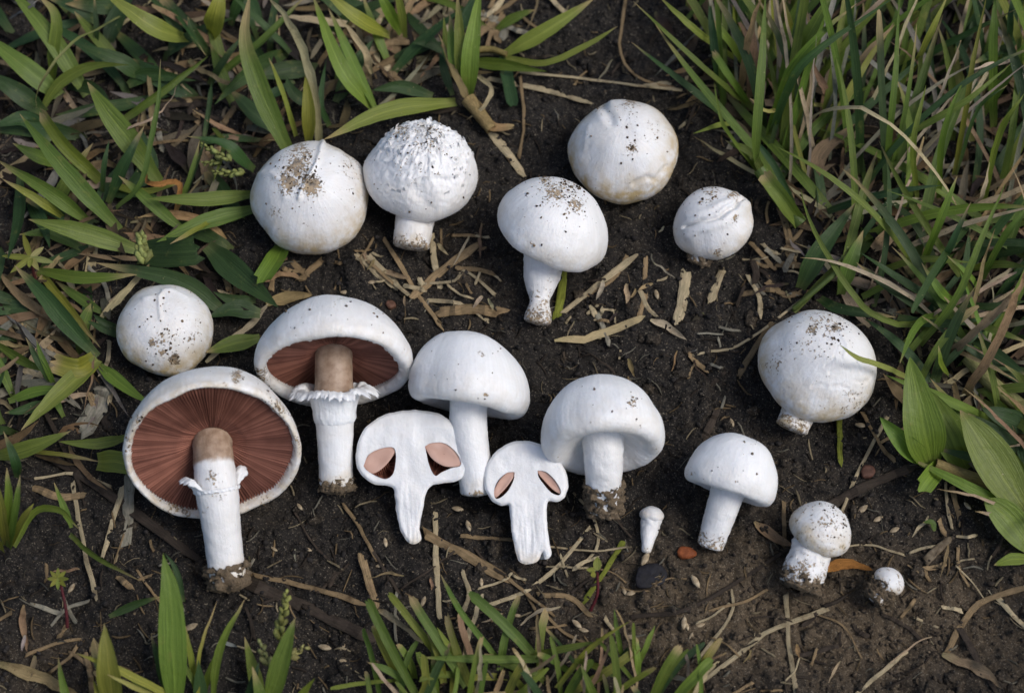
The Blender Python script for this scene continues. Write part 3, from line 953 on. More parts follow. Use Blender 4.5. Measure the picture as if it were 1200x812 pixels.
def parse(txt):
    out = []
    for ln in txt.strip().splitlines():
        f = ln.split('|')
        pts = [tuple(float(v) for v in p.split(',')) for p in f[0].split()]
        out.append((pts, float(f[1]), f[2].strip(), (f[3].strip() if len(f) > 3 and f[3].strip() else 'leaf'), (f[4].strip() if len(f) > 4 else '')))
    return out
def hero_tuft(name, label, cat, txt, group=None):
    rows = parse(txt)
    bx, by = np.mean([r[0][0] for r in rows], 0)
    base = P(bx, by)
    root = empty(name, base)
    tag(root, label, cat, group)
    for pts, w, c, kind, opt in rows:
        o = dict(kv.split('=') for kv in opt.split()) if opt else {}
        ln = sum(math.dist(a, b) for a, b in zip(pts[:-1], pts[1:]))
        zt = float(o['z']) / 1000 if 'z' in o else min(0.00010 * ln + 0.004, .03)
        z0 = float(o.get('z0', 3)) / 1000
        path = hero_path(pts, zt, z0, o.get('m', 'u'), 16)
        wm = w * pxm(path[6])
        dry = c in 'stkeo'
        r0 = float(o.get('r', RNG.uniform(-.35, .35)))
        add_leaf(root, base, path, wm, c, kind, (r0, r0 + float(o.get('tw', RNG.uniform(-.5, .5)))), float(o.get('fold', RNG.uniform(.08, .2))),
                 float(o.get('dry', RNG.choice([0, 0, .12, .25]))), crinkle=.0010 if dry else .0003, name=o.get('n'))
    return root, base

# bare soil, in picture coordinates: filler blades keep off it
SOIL = np.array([(430, 300), (470, 320), (560, 250), (585, 150), (650, 60), (740, 30), (790, 100), (790, 190), (890, 205), (935, 300), (900, 370), (1030, 480), (1050, 560),
    (1090, 600), (1190, 660), (1200, 840), (840, 840), (800, 760), (700, 745), (560, 690), (440, 700), (420, 840), (360, 840), (280, 690), (220, 700), (100, 660), (60, 570), (150, 590), (300, 600), (340, 470), (330, 380)], float)
def in_poly(x, y, poly=SOIL):
    r = False
    for a, b in zip(poly, np.roll(poly, -1, 0)):
        if (a[1] > y) != (b[1] > y) and x < (b[0] - a[0]) * (y - a[1]) / (b[1] - a[1]) + a[0]:
            r = not r
    return r
def blocked(path, soil=True, tol=1.0):
    px, py = proj(path)
    for x, y, r in DISCS:
        if (np.hypot(px - x, py - y) < r * tol).any():
            return True
    if soil:
        k = sum(in_poly(px[i], py[i]) for i in (len(px) // 2, len(px) - 1, 3 * len(px) // 4))
        if k >= 1:
            return True
    return False
def free_path(root_xy, ang, L, pitch, droop, n=12, side=0.0):
    p = np.array([root_xy[0], root_xy[1], float(gh(np.array(root_xy[:2]))[0])])
    out = [p.copy()]
    for k in range(n - 1):
        t = k / (n - 1)
        ph = pitch - droop * t
        a = ang + side * t
        p = p + L / (n - 1) * np.array([math.cos(a) * math.cos(ph), math.sin(a) * math.cos(ph), math.sin(ph)])
        if p[2] < 0.0015:
            p[2] = 0.0015
        out.append(p.copy())
    return np.array(out)
def filler(root, base, n, poly, ang, spread, Lpx, Wpx, pitch, droop, cols, kind='lin', soil=True, dry=.2, nx=3):
    poly = np.array(poly, float)
    lo, hi = poly.min(0), poly.max(0)
    made = tries = 0
    while made < n and tries < n * 12:
        tries += 1
        x, y = RNG.uniform(lo, hi)
        if not in_poly(x, y, poly):
            continue
        r = P(x, y)
        a = rad(RNG.normal(ang, spread))
        L = RNG.uniform(*Lpx) * 0.0004
        path = free_path(r, a, L, rad(RNG.uniform(*pitch)), rad(RNG.uniform(*droop)), 12, RNG.normal(0, .35))
        if blocked(path, soil):
            continue
        c = cols[RNG.randint(len(cols))]
        k = kind if RNG.rand() < .85 else 'cut'
        add_leaf(root, base, path, RNG.uniform(*Wpx) * (.55 if c in 'stkeo' else 1) * 0.0004, c, k, (RNG.uniform(-.6, .6), RNG.uniform(-.9, .9)), RNG.uniform(.06, .25), RNG.choice([0, 0, dry, dry * 1.6]),
                 crinkle=.0009 if c in 'stkeo' else .0002, nx=nx)
        made += 1

# ---- grass plants traced from the photograph: root first, tip last | width px | colour | shape | options (z tip height mm, m path)
tf = {}
tf['a'] = hero_tuft('grass_plant', 'dark broad-leaved grass with a thin pale stem arching over it', 'grass plant', '''
102,112 60,45 5,-20|22|g|leaf|z=30
72,114 30,80 -22,38|25|g|leaf|z=22
52,132 20,108 -25,82|23|d|leaf|z=20
62,98 63,60 66,20 44,-6|15|g|leaf|z=34 dry=.35
146,17 112,36 85,50 58,82 43,110 43,129|4.5|p|lin|z=40 m=a dry=.6
168,92 140,72 90,52|20|d|leaf|z=20
48,130 70,98 105,78 152,76|13|g|leaf|z=22
225,47 180,32 118,-12|25|y|leaf|z=34
190,-4 215,28 242,66|5|d|lin|z=22
112,26 90,10 52,-4|17|d|leaf|z=14
112,60 113,30 110,-5|6|d|lin|z=18
146,140 190,108 244,66|9|g|lin|z=15 fold=.3
60,165 30,140 -10,150|20|d|leaf|z=10
150,100 175,88 230,95|16|d|leaf|z=10
200,60 205,30 170,-10|16|d|leaf|z=12
100,156 150,150 190,130 211,97|2.6|s|lin|z=26 m=a
10,22 30,12 48,-2|2.5|e|lin|z=34
''')
tf['b'] = hero_tuft('grass_plant', 'pale green broad-leaved grass with crossing blades beside the cracked gritty cap', 'grass plant', '''
118,212 75,170 48,131|18|y|cut|z=26 dry=.2
140,269 100,226 60,180 23,134|21|g|leaf|z=34 dry=.05 r=.1 tw=.1
104,260 60,226 -6,186|19|g|leaf|z=24
76,256 45,234 3,210|11|y|leaf|z=22 dry=.3
70,194 42,182 15,168|15|g|leaf|z=20
24,204 22,260 9,305|19|d|leaf|z=16
168,295 95,272 33,257|23|g|leaf|z=22 dry=.08
97,292 60,274 21,275|15|g|leaf|z=12
127,238 140,205 152,180 169,147|14|d|leaf|z=26
190,218 155,170 125,130 102,96|27|g|leaf|z=30 dry=.15
217,272 175,236 139,206|14|g|leaf|z=16
136,244 165,215 178,160 186,115 188,70|7|g|lin|z=42
120,225 122,195 128,165|6|d|lin|z=22
302,227 240,234 172,233|17|b|leaf|z=18 r=0 tw=0
302,244 240,260 183,284|19|g|leaf|z=14
163,296 200,296 233,294|37|d|cut|z=16 r=0 tw=0 fold=.05
256,254 228,270 199,286|6|y|lin|z=22 dry=.5
243,288 280,322 326,360|30|d|leaf|z=8 r=0
298,199 280,184 262,168 219,160|17|d|leaf|z=22
205,252 224,205 234,165|6|g|lin|z=22 dry=.3
216,232 232,190 240,165|5|d|lin|z=22
332,288 322,306 306,330|27|b|cut|z=12
205,255 210,215 175,215 172,190|6|o|lin|z=16 m=a
130,215 165,225 210,215|8|y|lin|z=9
150,222 175,195 165,150|22|d|leaf|z=10
''')
tf['c'] = hero_tuft('grass_plant', 'sprawling green grass leaves folded and yellowing, around the small smooth cap', 'grass plant', '''
114,418 76,376 46,340 17,311|21|d|leaf|z=16 r=0 tw=.1
44,317 100,326 161,322|15|b|leaf|z=16 dry=.3
46,318 82,362 118,408|10|y|lin|z=6 dry=.5
264,367 210,330 112,308|22|d|leaf|z=14
112,420 92,432 60,424|26|y|cut|z=12
115,421 75,456 24,504|23|y|leaf|z=14 r=0
116,428 140,448 175,474|16|b|leaf|z=8
-6,402 30,424 62,436|13|g|leaf|z=8
62,450 46,425 30,395|8|d|lin|z=18
64,452 52,425 42,398|7|g|lin|z=18
-6,535 35,525 83,505|20|g|leaf|z=14
150,512 112,520 69,517|13|g|leaf|z=10
114,541 135,541 160,546|27|y|cut|z=9 r=0
36,529 75,533 117,541|5|y|lin|z=8 dry=.7
142,394 122,386 103,376|8|d|lin|z=8
138,385 120,376 110,368|8|d|lin|z=8
305,368 275,362 243,372|24|d|leaf|z=9
305,396 270,404 240,413|20|g|leaf|z=9
300,352 275,352 250,342|14|d|leaf|z=9
60,470 30,480 5,484|12|d|leaf|z=8
10,470 45,458 90,455|12|g|leaf|z=9
20,560 18,540 4,505|12|d|leaf|z=20
''')
tf['d'] = hero_tuft('grass_plant', 'small clump of soft bright grass shoots beside the dark woody stalk', 'grass plant', '''
8,640 2,600 -6,560|12|y|lin|z=40
10,642 18,600 24,556|9|b|lin|z=40
12,640 26,610 40,590|9|y|lin|z=34
6,640 10,590 8,548|10|b|lin|z=44
16,640 40,600 70,598 92,620|8|b|lin|z=24
2,645 -10,620 -20,600|12|y|lin|z=30
84,618 74,592 63,565|8|b|leaf|z=14
82,626 112,652 166,681|7|g|lin|z=8 dry=.35
''')
tf['e'] = hero_tuft('grass_plant', 'upright lance-shaped green leaves standing below the upturned brown gills', 'grass plant', '''
206,838 203,770 200,700 191,648|33|b|leaf|z=46 z0=4 r=0 tw=.05 dry=0 fold=.06
134,840 128,790 122,730|30|y|leaf|z=40 r=.1 tw=0 dry=.05
214,705 208,672 194,648|6|d|lin|z=16
128,722 158,708 190,698|10|d|leaf|z=6
222,828 150,790 89,765|9|y|lin|z=34 dry=.1
200,824 160,806 126,790|6|p|lin|z=34
194,812 186,775 177,742|9|d|leaf|z=24
248,830 258,760 287,702|10|b|leaf|z=30
232,830 234,765 254,704|4|y|lin|z=24 dry=.6
312,836 330,775 346,723|24|b|leaf|z=34 r=0
286,832 296,800 304,775|9|d|leaf|z=20
240,818 222,790 205,760|6|g|lin|z=20
''')
tf['f'] = hero_tuft('grass_plant', 'bright green grass shoot with a dead sheath, leaves spreading beside the shaggy cap', 'grass plant', '''
549,114 552,60 564,-22|21|b|leaf|z=38 r=0 tw=0
547,112 532,70 527,15|15|b|leaf|z=30 tw=.1
545,110 540,60 536,-10|16|y|leaf|z=36
535,80 524,60 520,20|12|y|leaf|z=24
552,124 535,90 514,40|11|t|leaf|z=24
534,120 455,130 379,164|20|y|leaf|z=26 r=0 tw=.15
507,113 470,102 436,106|15|d|leaf|z=10
525,64 505,54 484,50|10|d|leaf|z=12
545,72 590,76 641,84|14|b|leaf|z=12
588,66 640,36 697,-2|18|y|leaf|z=18 r=.1
592,68 640,74 690,52 724,31|8|y|lin|z=20
590,60 594,90 602,125|15|d|cut|z=5
553,118 575,148 600,150|14|t|cut|z=4
560,88 576,104 570,122 547,141|5|s|lin|z=14 m=a
530,112 520,80 516,60|10|d|leaf|z=14
''')
tf['g'] = hero_tuft('grass_plant', 'grass clump with bleached and yellow dying leaves behind the cracked gritty cap', 'grass plant', '''
346,192 320,140 300,92 287,45 293,-8|24|g|leaf|z=42 dry=.45 r=0 tw=.1
347,160 331,108 315,68|6|y|lin|z=26 dry=.2
374,166 367,98 345,36 312,-8|11|s|lin|z=40 m=u
362,170 362,130 358,88|17|y|leaf|z=24
438,128 400,80 366,-6|19|b|leaf|z=30
442,132 410,65 385,10|12|b|leaf|z=30
456,42 420,22 372,-16|18|y|leaf|z=34
436,88 424,55 394,16|9|s|leaf|z=26
258,88 310,46 360,-6|10|g|lin|z=22 fold=.3
247,46 252,20 262,-22|24|y|leaf|z=34 dry=.1
375,80 330,84 298,92|22|d|leaf|z=9
322,152 295,130 268,104|24|d|leaf|z=10
386,148 376,120 382,70|7|d|lin|z=20
372,128 345,110 335,90|14|d|leaf|z=12
470,40 455,12 440,-15|14|b|leaf|z=30
475,44 470,10 462,-18|10|y|leaf|z=34
345,96 320,110 300,108|12|d|leaf|z=9
245,100 262,72 284,42|8|d|lin|z=20
245,65 228,40 220,20|12|d|leaf|z=20
270,30 280,0 290,-20|12|d|leaf|z=20
250,150 262,170 250,215|5|g|lin|z=12
240,160 246,120 248,96|6|d|lin|z=12
222,72 240,85 268,98 290,98|6|t|lin|z=14 m=a
''')
tf['h'] = hero_tuft('grass_clump', 'tall narrow-bladed grass clump with straw stalks rising from one base, beyond the slit button', 'grass clump', '''
886,198 886,160 892,80 897,-12|12|g|lin|z=70
868,106 876,50 894,-8|8|t|lin|z=60
880,116 882,70 884,25|11|t|lin|z=40
866,72 820,40 770,-6|8|y|lin|z=45
884,130 820,76 742,2|8|g|lin|z=45
862,146 820,112 740,50|8|d|lin|z=35
872,78 856,50 834,26|10|b|cut|z=34
882,128 858,95 836,61|9|b|cut|z=30
846,110 838,60 830,-8|10|d|lin|z=40
894,210 862,168 845,140 837,97|5|b|lin|z=40
868,145 842,147 812,157|6|y|leaf|z=22
922,118 945,48 978,-12|15|g|lin|z=70
898,170 912,120 928,80 962,40 1004,4|10|b|lin|z=70
902,166 920,112 950,66 1052,-6|10|d|lin|z=70
938,70 928,40 916,-8|9|y|lin|z=50
932,104 922,70 912,30|10|t|leaf|z=30
972,120 964,100 948,67|9|t|leaf|z=34
1004,74 985,62 961,55|6|b|lin|z=34
995,126 930,122 900,131 879,115|5|p|lin|z=34
944,148 965,130 1010,128 1060,160 1110,222 1128,260|4.5|s|lin|z=60 m=a
950,220 962,180 1002,146|22|t|lance|z=20 m=f
937,262 916,232 893,202|19|b|cut|z=22 fold=.35 z0=5
1036,218 1042,160 1049,90 1054,-8|8|g|lin|z=70
1004,120 1006,75 1048,28|6|t|lin|z=55
900,215 880,180 850,165|9|g|lin|z=22
930,240 905,190 880,160|8|d|lin|z=26
''')
tf['i'] = hero_tuft('grass_clump', 'dense narrow-bladed green grass mixed with bleached straw, behind the brown spotted stalk', 'grass clump', '''
1026,194 1060,160 1130,120 1186,74|8|g|lin|z=60
1164,150 1164,60 1166,-8|10|g|lin|z=60
1184,80 1183,40 1186,-8|9|d|lin|z=60
1118,205 1130,140 1141,70 1157,-8|6|y|lin|z=70
1205,68 1170,74 1136,82|6|s|lin|z=50
1206,48 1170,60 1138,76|10|d|lin|z=45
1068,85 1085,50 1112,-8|9|y|lin|z=60
1084,164 1096,130 1126,48|4|s|lin|z=55
1120,205 1145,130 1180,100|5|d|lin|z=50
1150,250 1170,160 1200,110|8|g|lin|z=70
1100,235 1105,160 1130,90|7|b|lin|z=60
1075,235 1070,170 1085,100|7|g|lin|z=60
''')
tf['j'] = hero_tuft('grass_clump', 'long blue-green grass blades trailing flat with tan stalks, beside the flaky round cap', 'grass clump', '''
1122,368 1062,332 1008,296|11|d|lin|z=24
1098,376 1042,338 1004,308|8|d|lin|z=20
1078,315 1100,262 1122,206|10|g|lin|z=50
1090,330 1112,292 1138,236|8|d|lin|z=45
1078,404 1120,350 1146,290 1178,216|8|g|lin|z=50
1106,420 1150,382 1204,330|9|t|lin|z=40
1130,462 1168,402 1206,308|10|t|lin|z=45
1104,369 1080,376 1066,396 1054,426|9|b|lin|z=26
1106,366 1060,381 1020,366 1000,345 975,308 950,262 938,222|7|g|lin|z=32
1112,222 1070,255 1024,290|18|t|cut|z=14 m=f
938,338 960,296 1002,238|24|d|leaf|z=24
985,345 995,310 1012,270|20|g|leaf|z=24
1120,352 1105,345 1080,308|13|b|leaf|z=28
1148,345 1138,325 1110,300|7|b|lin|z=34
1030,318 1080,304 1140,308|8|g|lin|z=20
1140,314 1170,310 1206,312|9|g|lin|z=26
1120,372 1160,385 1206,402|10|g|lin|z=24
1126,388 1165,412 1206,442|12|d|lin|z=22
1110,352 1160,360 1206,352|10|d|lin|z=20
930,365 975,318 985,314|8|g|lin|z=10
960,350 985,362 1050,372|12|d|lin|z=14
1052,372 1100,380 1160,372|10|d|lin|z=14
1150,330 1175,280 1206,240|8|g|lin|z=50
1010,348 1035,336 1046,340|8|b|lin|z=14
1072,447 1040,431 1005,419 984,404|6|p|lin|z=52 z0=6
1104,425 1108,400 1120,378|9|o|lin|z=20
1112,440 1102,425 1100,405|9|b|leaf|z=22
1130,250 1150,230 1160,190|5|s|lin|z=50
''')
tf['k'] = hero_tuft('leafy_weed', 'young weed with broad pointed bright leaves on a pinkish stem near the flaky cap', 'weed', '''
1092,546 1082,500 1066,418|54|b|lance|z=34 r=.1 tw=0 fold=.12 n=leaf dry=0
1086,542 1062,520 1031,489|28|b|lance|z=24 r=.3 fold=.3 n=leaf dry=0
1134,550 1116,512 1090,458|46|g|lance|z=18 r=-.1 fold=.1 n=leaf dry=0
1104,545 1092,556 1080,572|25|b|cut|z=12 n=leaf dry=0
1206,606 1158,530 1125,480|50|y|leaf|z=26 r=-.1 n=leaf dry=.1
1150,520 1130,500 1104,478|15|b|leaf|z=16 n=leaf
1210,646 1180,606 1154,584|42|b|lance|z=14 n=leaf dry=0
1206,534 1170,508 1134,484|14|d|lin|z=18 n=leaf
1210,504 1180,490 1150,478|26|d|leaf|z=16 n=leaf
1210,655 1185,655 1165,662|14|b|leaf|z=9 n=leaf
1096,622 1092,612 1082,612|9|g|lance|z=6 n=leaf
''')
tf['l'] = hero_tuft('grass_clump', 'low clump of snipped green grass stubble with dry straw, below the sliced halves', 'grass clump', '''
492,822 455,752 431,702|12|g|cut|z=26
470,800 452,765 437,731|10|y|cut|z=18
512,768 488,735 456,695|9|y|cut|z=20
546,804 510,745 481,699|11|g|cut|z=22
582,770 540,716 517,673|7|b|lin|z=20
627,770 592,732 551,695|13|g|cut|z=18
640,772 570,772 490,770|9|g|lin|z=14
496,752 470,730 444,713|7|e|cut|z=12
553,772 545,745 538,718|8|t|cut|z=14
634,784 632,752 629,721|5|t|cut|z=18
652,806 690,760 738,727|7|y|lin|z=22
730,774 724,745 720,713|6|b|lin|z=14
748,778 758,755 767,733|7|b|lin|z=12
764,820 780,785 797,757|12|g|cut|z=18
790,820 812,795 834,772|13|b|cut|z=16
702,826 692,805 681,778|10|g|leaf|z=20
748,790 747,770 744,747|8|b|cut|z=12
520,800 515,770 500,740|9|y|lin|z=14
560,812 563,780 565,752|5|s|lin|z=22
476,800 455,785 430,775|8|g|lin|z=14
620,770 660,760 700,752|8|g|lin|z=16
540,776 526,756 512,735|6|y|lin|z=18
''')
def fill(k, *a, **kw):
    filler(tf[k][0], tf[k][1], *a, **kw)
fill('a', 30, [(-60, -60), (240, -60), (240, 130), (-60, 170)], 115, 70, (80, 170), (13, 25), (5, 40), (10, 60), 'dddgdt', kind='leaf')
fill('b', 20, [(-60, 150), (290, 150), (290, 320), (-60, 320)], 120, 80, (70, 140), (11, 23), (5, 30), (10, 50), 'ddgdtt', kind='leaf')
fill('c', 26, [(-60, 300), (130, 330), (140, 520), (-60, 540)], 130, 70, (50, 120), (8, 20), (3, 25), (10, 50), 'dgdtts', kind='leaf')
fill('g', 34, [(230, -60), (500, -60), (500, 90), (300, 150), (230, 150)], 100, 60, (60, 150), (9, 22), (10, 50), (10, 60), 'ddgdtts', kind='leaf')
fill('f', 12, [(500, -60), (640, -60), (600, 40), (520, 60)], 90, 50, (50, 110), (6, 14), (15, 50), (10, 60), 'gdtts', kind='leaf')
fill('h', 70, [(830, 40), (1000, 40), (1000, 230), (930, 250), (850, 150)], 85, 30, (150, 330), (6, 12.5), (30, 70), (10, 60), 'gdgdbygtses')
fill('h', 26, [(800, -60), (1000, -60), (1000, 60), (800, 60)], 90, 40, (90, 200), (5, 10), (35, 75), (10, 60), 'gdgdytk')
fill('i', 120, [(1000, -70), (1270, -70), (1270, 230), (1000, 240)], 75, 38, (140, 330), (6, 12.5), (25, 70), (10, 70), 'gdgdbygdtsest')
fill('j', 110, [(960, 220), (1270, 220), (1270, 480), (1060, 470), (1050, 380), (960, 330)], 60, 60, (110, 280), (6, 13), (15, 55), (20, 70), 'gdgdbgdtses')
fill('k', 30, [(1130, 440), (1270, 440), (1270, 640), (1200, 620)], 120, 50, (60, 160), (5, 12), (15, 50), (10, 50), 'gdgdtsb')
fill('l', 80, [(440, 785), (820, 790), (830, 870), (430, 870)], 98, 45, (40, 100), (4, 10), (20, 60), (10, 60), 'gbydgytsst', kind='cut', soil=False)
fill('e', 12, [(100, 815), (360, 820), (360, 880), (80, 880)], 95, 25, (50, 100), (6, 16), (35, 65), (10, 50), 'gbyd', kind='leaf', soil=False)

# stems and seed heads
def tube_part(name, root, base, pts, rpx, c, mat='dry', z=(4, 6)):
    n = 14
    q = crom(np.array(pts, float), n)
    zz = np.linspace(z[0], z[1], n) / 1000
    path = np.array([P(x, y, a) for (x, y), a in zip(q, zz)])
    rads = np.linspace(rpx[0], rpx[1], n) * pxm(path[5])
    V, F, th = tube(path, rads, 9, .06, 3.0)
    s = np.repeat(np.linspace(0, 1, n), 9)
    luv = np.column_stack([np.tile(th / 6.28, n), s * 5, np.full(len(V), LEAFN[0])])
    col = np.repeat(np.array(CC[c] if isinstance(c, str) else c)[None], len(V), 0) * (0.9 + .2 * pn(V * 200))[:, None]
    return mesh_obj(name, V, F, M[mat], root, base, True, {'col': col, 'luv': luv})
kr, kb = tf['k']
tube_part('stem', kr, kb, [(1096, 543), (1130, 556), (1180, 574)], (6.5, 7.5), (.26, .20, .085), z=(10, 5))
tube_part('stem', kr, kb, [(1134, 418), (1165, 452), (1206, 484)], (9, 9.5), (.30, .29, .12), z=(8, 5))
tube_part('stem', tf['j'][0], tf['j'][1], [(930, 362), (950, 345), (984, 316)], (3.5, 3), (.11, .16, .04), 'leaf', z=(4, 14))
tube_part('stem', tf['f'][0], tf['f'][1], [(548, 116), (562, 134), (576, 152)], (9, 7), (.30, .22, .10), z=(8, 4))
tube_part('stem', tf['f'][0], tf['f'][1], [(552, 60), (575, 58), (594, 64)], (4, 3.5), (.24, .19, .07), z=(6, 6))
tube_part('stem', tf['h'][0], tf['h'][1], [(938, 262), (914, 232), (890, 198)], (9, 8), (.11, .17, .035), 'leaf', z=(4, 16))
def seed_head(k, a, b, n, r, z, c=(.26, .30, .09)):
    root, base = tf[k]
    pa, pb = P(*a, z[0] / 1000), P(*b, z[1] / 1000)
    d = nrm(pb - pa)
    sd = nrm(np.cross(d, [0, 0, 1]))
    up = np.cross(sd, d)
    V, F, C, off = [], [], [], 0
    for i in range(n):
        t = (i + .5) / n
        v, f = CR[i % 8]
        R = r * 0.0004 * (1 - .45 * t) * RNG.uniform(.85, 1.15)
        ang = i * 2.4
        o = pa + (pb - pa) * t + R * .75 * (math.cos(ang) * sd + math.sin(ang) * up)
        w = nrm(d + .5 * (math.cos(ang) * sd + math.sin(ang) * up))
        s2 = nrm(np.cross(w, [.1, .2, 1]))
        u2 = np.cross(s2, w)
        l = v / np.abs(v).max(0)
        V.append(o + R * (l[:, :1] * s2 * .75 + l[:, 1:2] * u2 * .75 + l[:, 2:] * w * 1.5))
        F.append(f + off)
        off += len(v)
        C.append(np.repeat((np.array(c) * RNG.uniform(.7, 1.25))[None], len(v), 0))
    mesh_obj('seed_head', np.vstack(V), np.vstack(F), M['husk'], root, base, True, {'col': np.vstack(C)})
seed_head('b', (168, 303), (165, 274), 26, 6.5, (22, 26))
seed_head('b', (268, 188), (234, 168), 14, 4.5, (18, 20))
seed_head('b', (258, 190), (236, 192), 9, 4, (14, 14))
seed_head('b', (284, 203), (248, 202), 14, 4.5, (12, 12))
seed_head('e', (327, 748), (336, 692), 16, 5.5, (22, 32), (.24, .26, .07))
seed_head('e', (313, 778), (305, 750), 8, 5, (16, 20), (.24, .26, .10))
seed_head('e', (340, 768), (361, 756), 6, 4.5, (14, 14), (.28, .27, .10))
seed_head('j', (984, 312), (998, 288), 12, 4, (16, 22))
def seedling(label, base_px, stem_pts, leaves, sc):
    base = P(*base_px)
    root = empty('seedling', base)
    tag(root, label, 'seedling')
    tube_part('stem', root, base, stem_pts, (2.2, 1.5), sc, 'husk', z=(0, 12))
    for (x0, y0, x1, y1, w, c) in leaves:
        path = hero_path([(x0, y0), ((x0 + x1) / 2, (y0 + y1) / 2), (x1, y1)], .013, .012, 'f', 9)
        add_leaf(root, base, path, w * .0004, c, 'lance', (0, 0), .12, 0.0, 'leaf')
seedling('red-stemmed seedling with three tiny yellow-green leaves beside a pale green straw', (692, 715), [(692, 715), (700, 695), (700, 670)],
    [(700, 668, 700, 652, 10, 'y'), (698, 672, 692, 674, 7, 'y'), (698, 668, 687, 667, 6, 'y')], (.10, .012, .018))
seedling('little star-topped seedling with a dark red stem on bare soil near the lance-shaped leaves', (79, 735), [(79, 735), (77, 712), (70, 680)],
    [(68, 678, 68 + 13 * math.cos(a), 678 + 13 * math.sin(a), 5, 'y') for a in np.linspace(0, 5.5, 8)], (.09, .012, .018))
seedling('pale star-leaved weed with a red centre on the litter before the small smooth cap', (42, 330), [(42, 330), (39, 318), (36, 303)],
    [(36, 302, 36 + r * math.cos(a), 302 + r * math.sin(a), 8, c) for a, r, c in ((0.2, 28, 'p'), (1.0, 18, 'p'), (2.5, 30, 'y'), (3.2, 34, 'y'), (4.4, 30, 'y'), (5.6, 20, 'p'), (1.7, 12, 'y'))], (.09, .02, .02))

# ------------------------------------------------------------------ dead straws and litter on the soil
STRAWS = []
TONE = {'s': 'pale', 't': 'tan', 'k': 'dark brown', 'y': 'yellow-green', 'e': 'bleached grey', 'o': 'orange-brown', 'p': 'yellowish'}
def near(x, y):
    return min(DESC, key=lambda d: math.hypot(d[0] - x, d[1] - y))[2]
def straw(pts, w, c, z=(1.0, 1.0), kind='straw', label=None, thick=.2, arch=0.0):
    n = 12
    ln = sum(math.dist(a, b) for a, b in zip(pts[:-1], pts[1:]))
    q = crom(np.array(pts, float), n)
    t = np.linspace(0, 1, n)
    path = np.array([P(x, y, .002) for x, y in q])
    g = gh(path[:, :2])
    g = np.maximum(g, np.convolve(np.pad(g, 2, 'edge'), np.ones(5) / 5, 'valid'))
    hgt = g + (np.interp(t, [0, 1], z) / 1000) + arch * np.sin(np.pi * t)
    path = np.array([P(x, y, h) for (x, y), h in zip(q, hgt)])
    wm = w * pxm(path[5])
    base = path[n // 2].copy()
    LEAFN[0] += 1
    sd = LEAFN[0] * 1.91
    if kind == 'leaf':
        V, F, tt, luv = blade_geom(path + np.array([0, 0, .001]), wm, 'lance', (RNG.uniform(-.3, .3), RNG.uniform(-.4, .4)), RNG.uniform(.1, .3), .0012, sd, 5)
        col = leaf_color(c, tt, 0)
        o = mesh_obj('dead_leaf', V, F, M['dry'], None, base, True, {'col': col, 'luv': luv})
        cat, noun = 'dead leaf', 'dead leaf blade'
    else:
        rads = np.full(n, wm / 2) * (1 + .16 * pn(np.column_stack([t * 5, np.full(n, sd), np.zeros(n)])))
        rads *= np.interp(t, [0, .15, .8, 1], RNG.uniform(.75, 1.15, 4))
        if w > 5:
            rads[-1] *= RNG.uniform(.3, 1)
        V, F, th = tube(path, rads, 8, .06, sd, flat=thick)
        for r0_, sg in ((0, -1), ((n - 1) * 8, 1)):            # torn, slanting ends
            tg = nrm(path[-1] - path[-2]) if sg > 0 else nrm(path[1] - path[0])
            V[r0_:r0_ + 8] += tg * sg * (np.cos(th + RNG.uniform(0, 6.28)) * wm * .35 + RNG.uniform(-.3, .3, 8) * wm)[:, None]
        V += .0006 * np.column_stack([pn(V * 120 + sd), pn(V * 120 + sd + 9), pn(V * 160 + sd + 5)])
        V = np.vstack([V, path[:1], path[-1:]])
        m = len(V)
        caps = [[m - 2, (j + 1) % 8, j, j] for j in range(8)]
        b0 = (n - 1) * 8
        V2 = V
        F = [tuple(f) for f in F] + [(m - 2, j, (j + 1) % 8) for j in range(8)] + [(m - 1, b0 + (j + 1) % 8, b0 + j) for j in range(8)]
        tt = np.concatenate([np.repeat(t, 8), [0, 1]])
        b = np.array(CC[c]) * RNG.uniform(.75, 1.15)
        col = np.repeat(b[None], m, 0)
        luv = np.column_stack([np.concatenate([np.tile(th / 6.28, n), [0, 0]]), tt * ln * .04, np.full(m, sd)])
        o = mesh_obj('twig' if c == 'k' else 'straw', V2, F, M['dry'], None, base, w < 5, {'col': col, 'luv': luv})
        cat, noun = ('twig', 'twig') if c == 'k' else ('straw', 'straw')
    mx, my = np.mean(pts, 0)
    if label is None:
        size = ('long' if ln > 75 else 'short') + (' broad' if w > 9 else (' thin' if w < 4.2 else ''))
        p0_, p1_, pm = np.array(pts[0]), np.array(pts[-1]), q[n // 2]
        dv_ = p1_ - p0_
        dev = abs(dv_[0] * (pm - p0_)[1] - dv_[1] * (pm - p0_)[0]) / (ln * ln + 1e-6)
        bend = 'straight' if dev < .03 else ('slightly bent' if dev < .10 else 'curved')
        label = f'{size} {TONE[c]} {bend} {noun} on soil near {near(mx, my)}'
        tag(o, label, cat, f'loose {noun}s scattered on the soil')
    else:
        tag(o, label, cat)
    return o
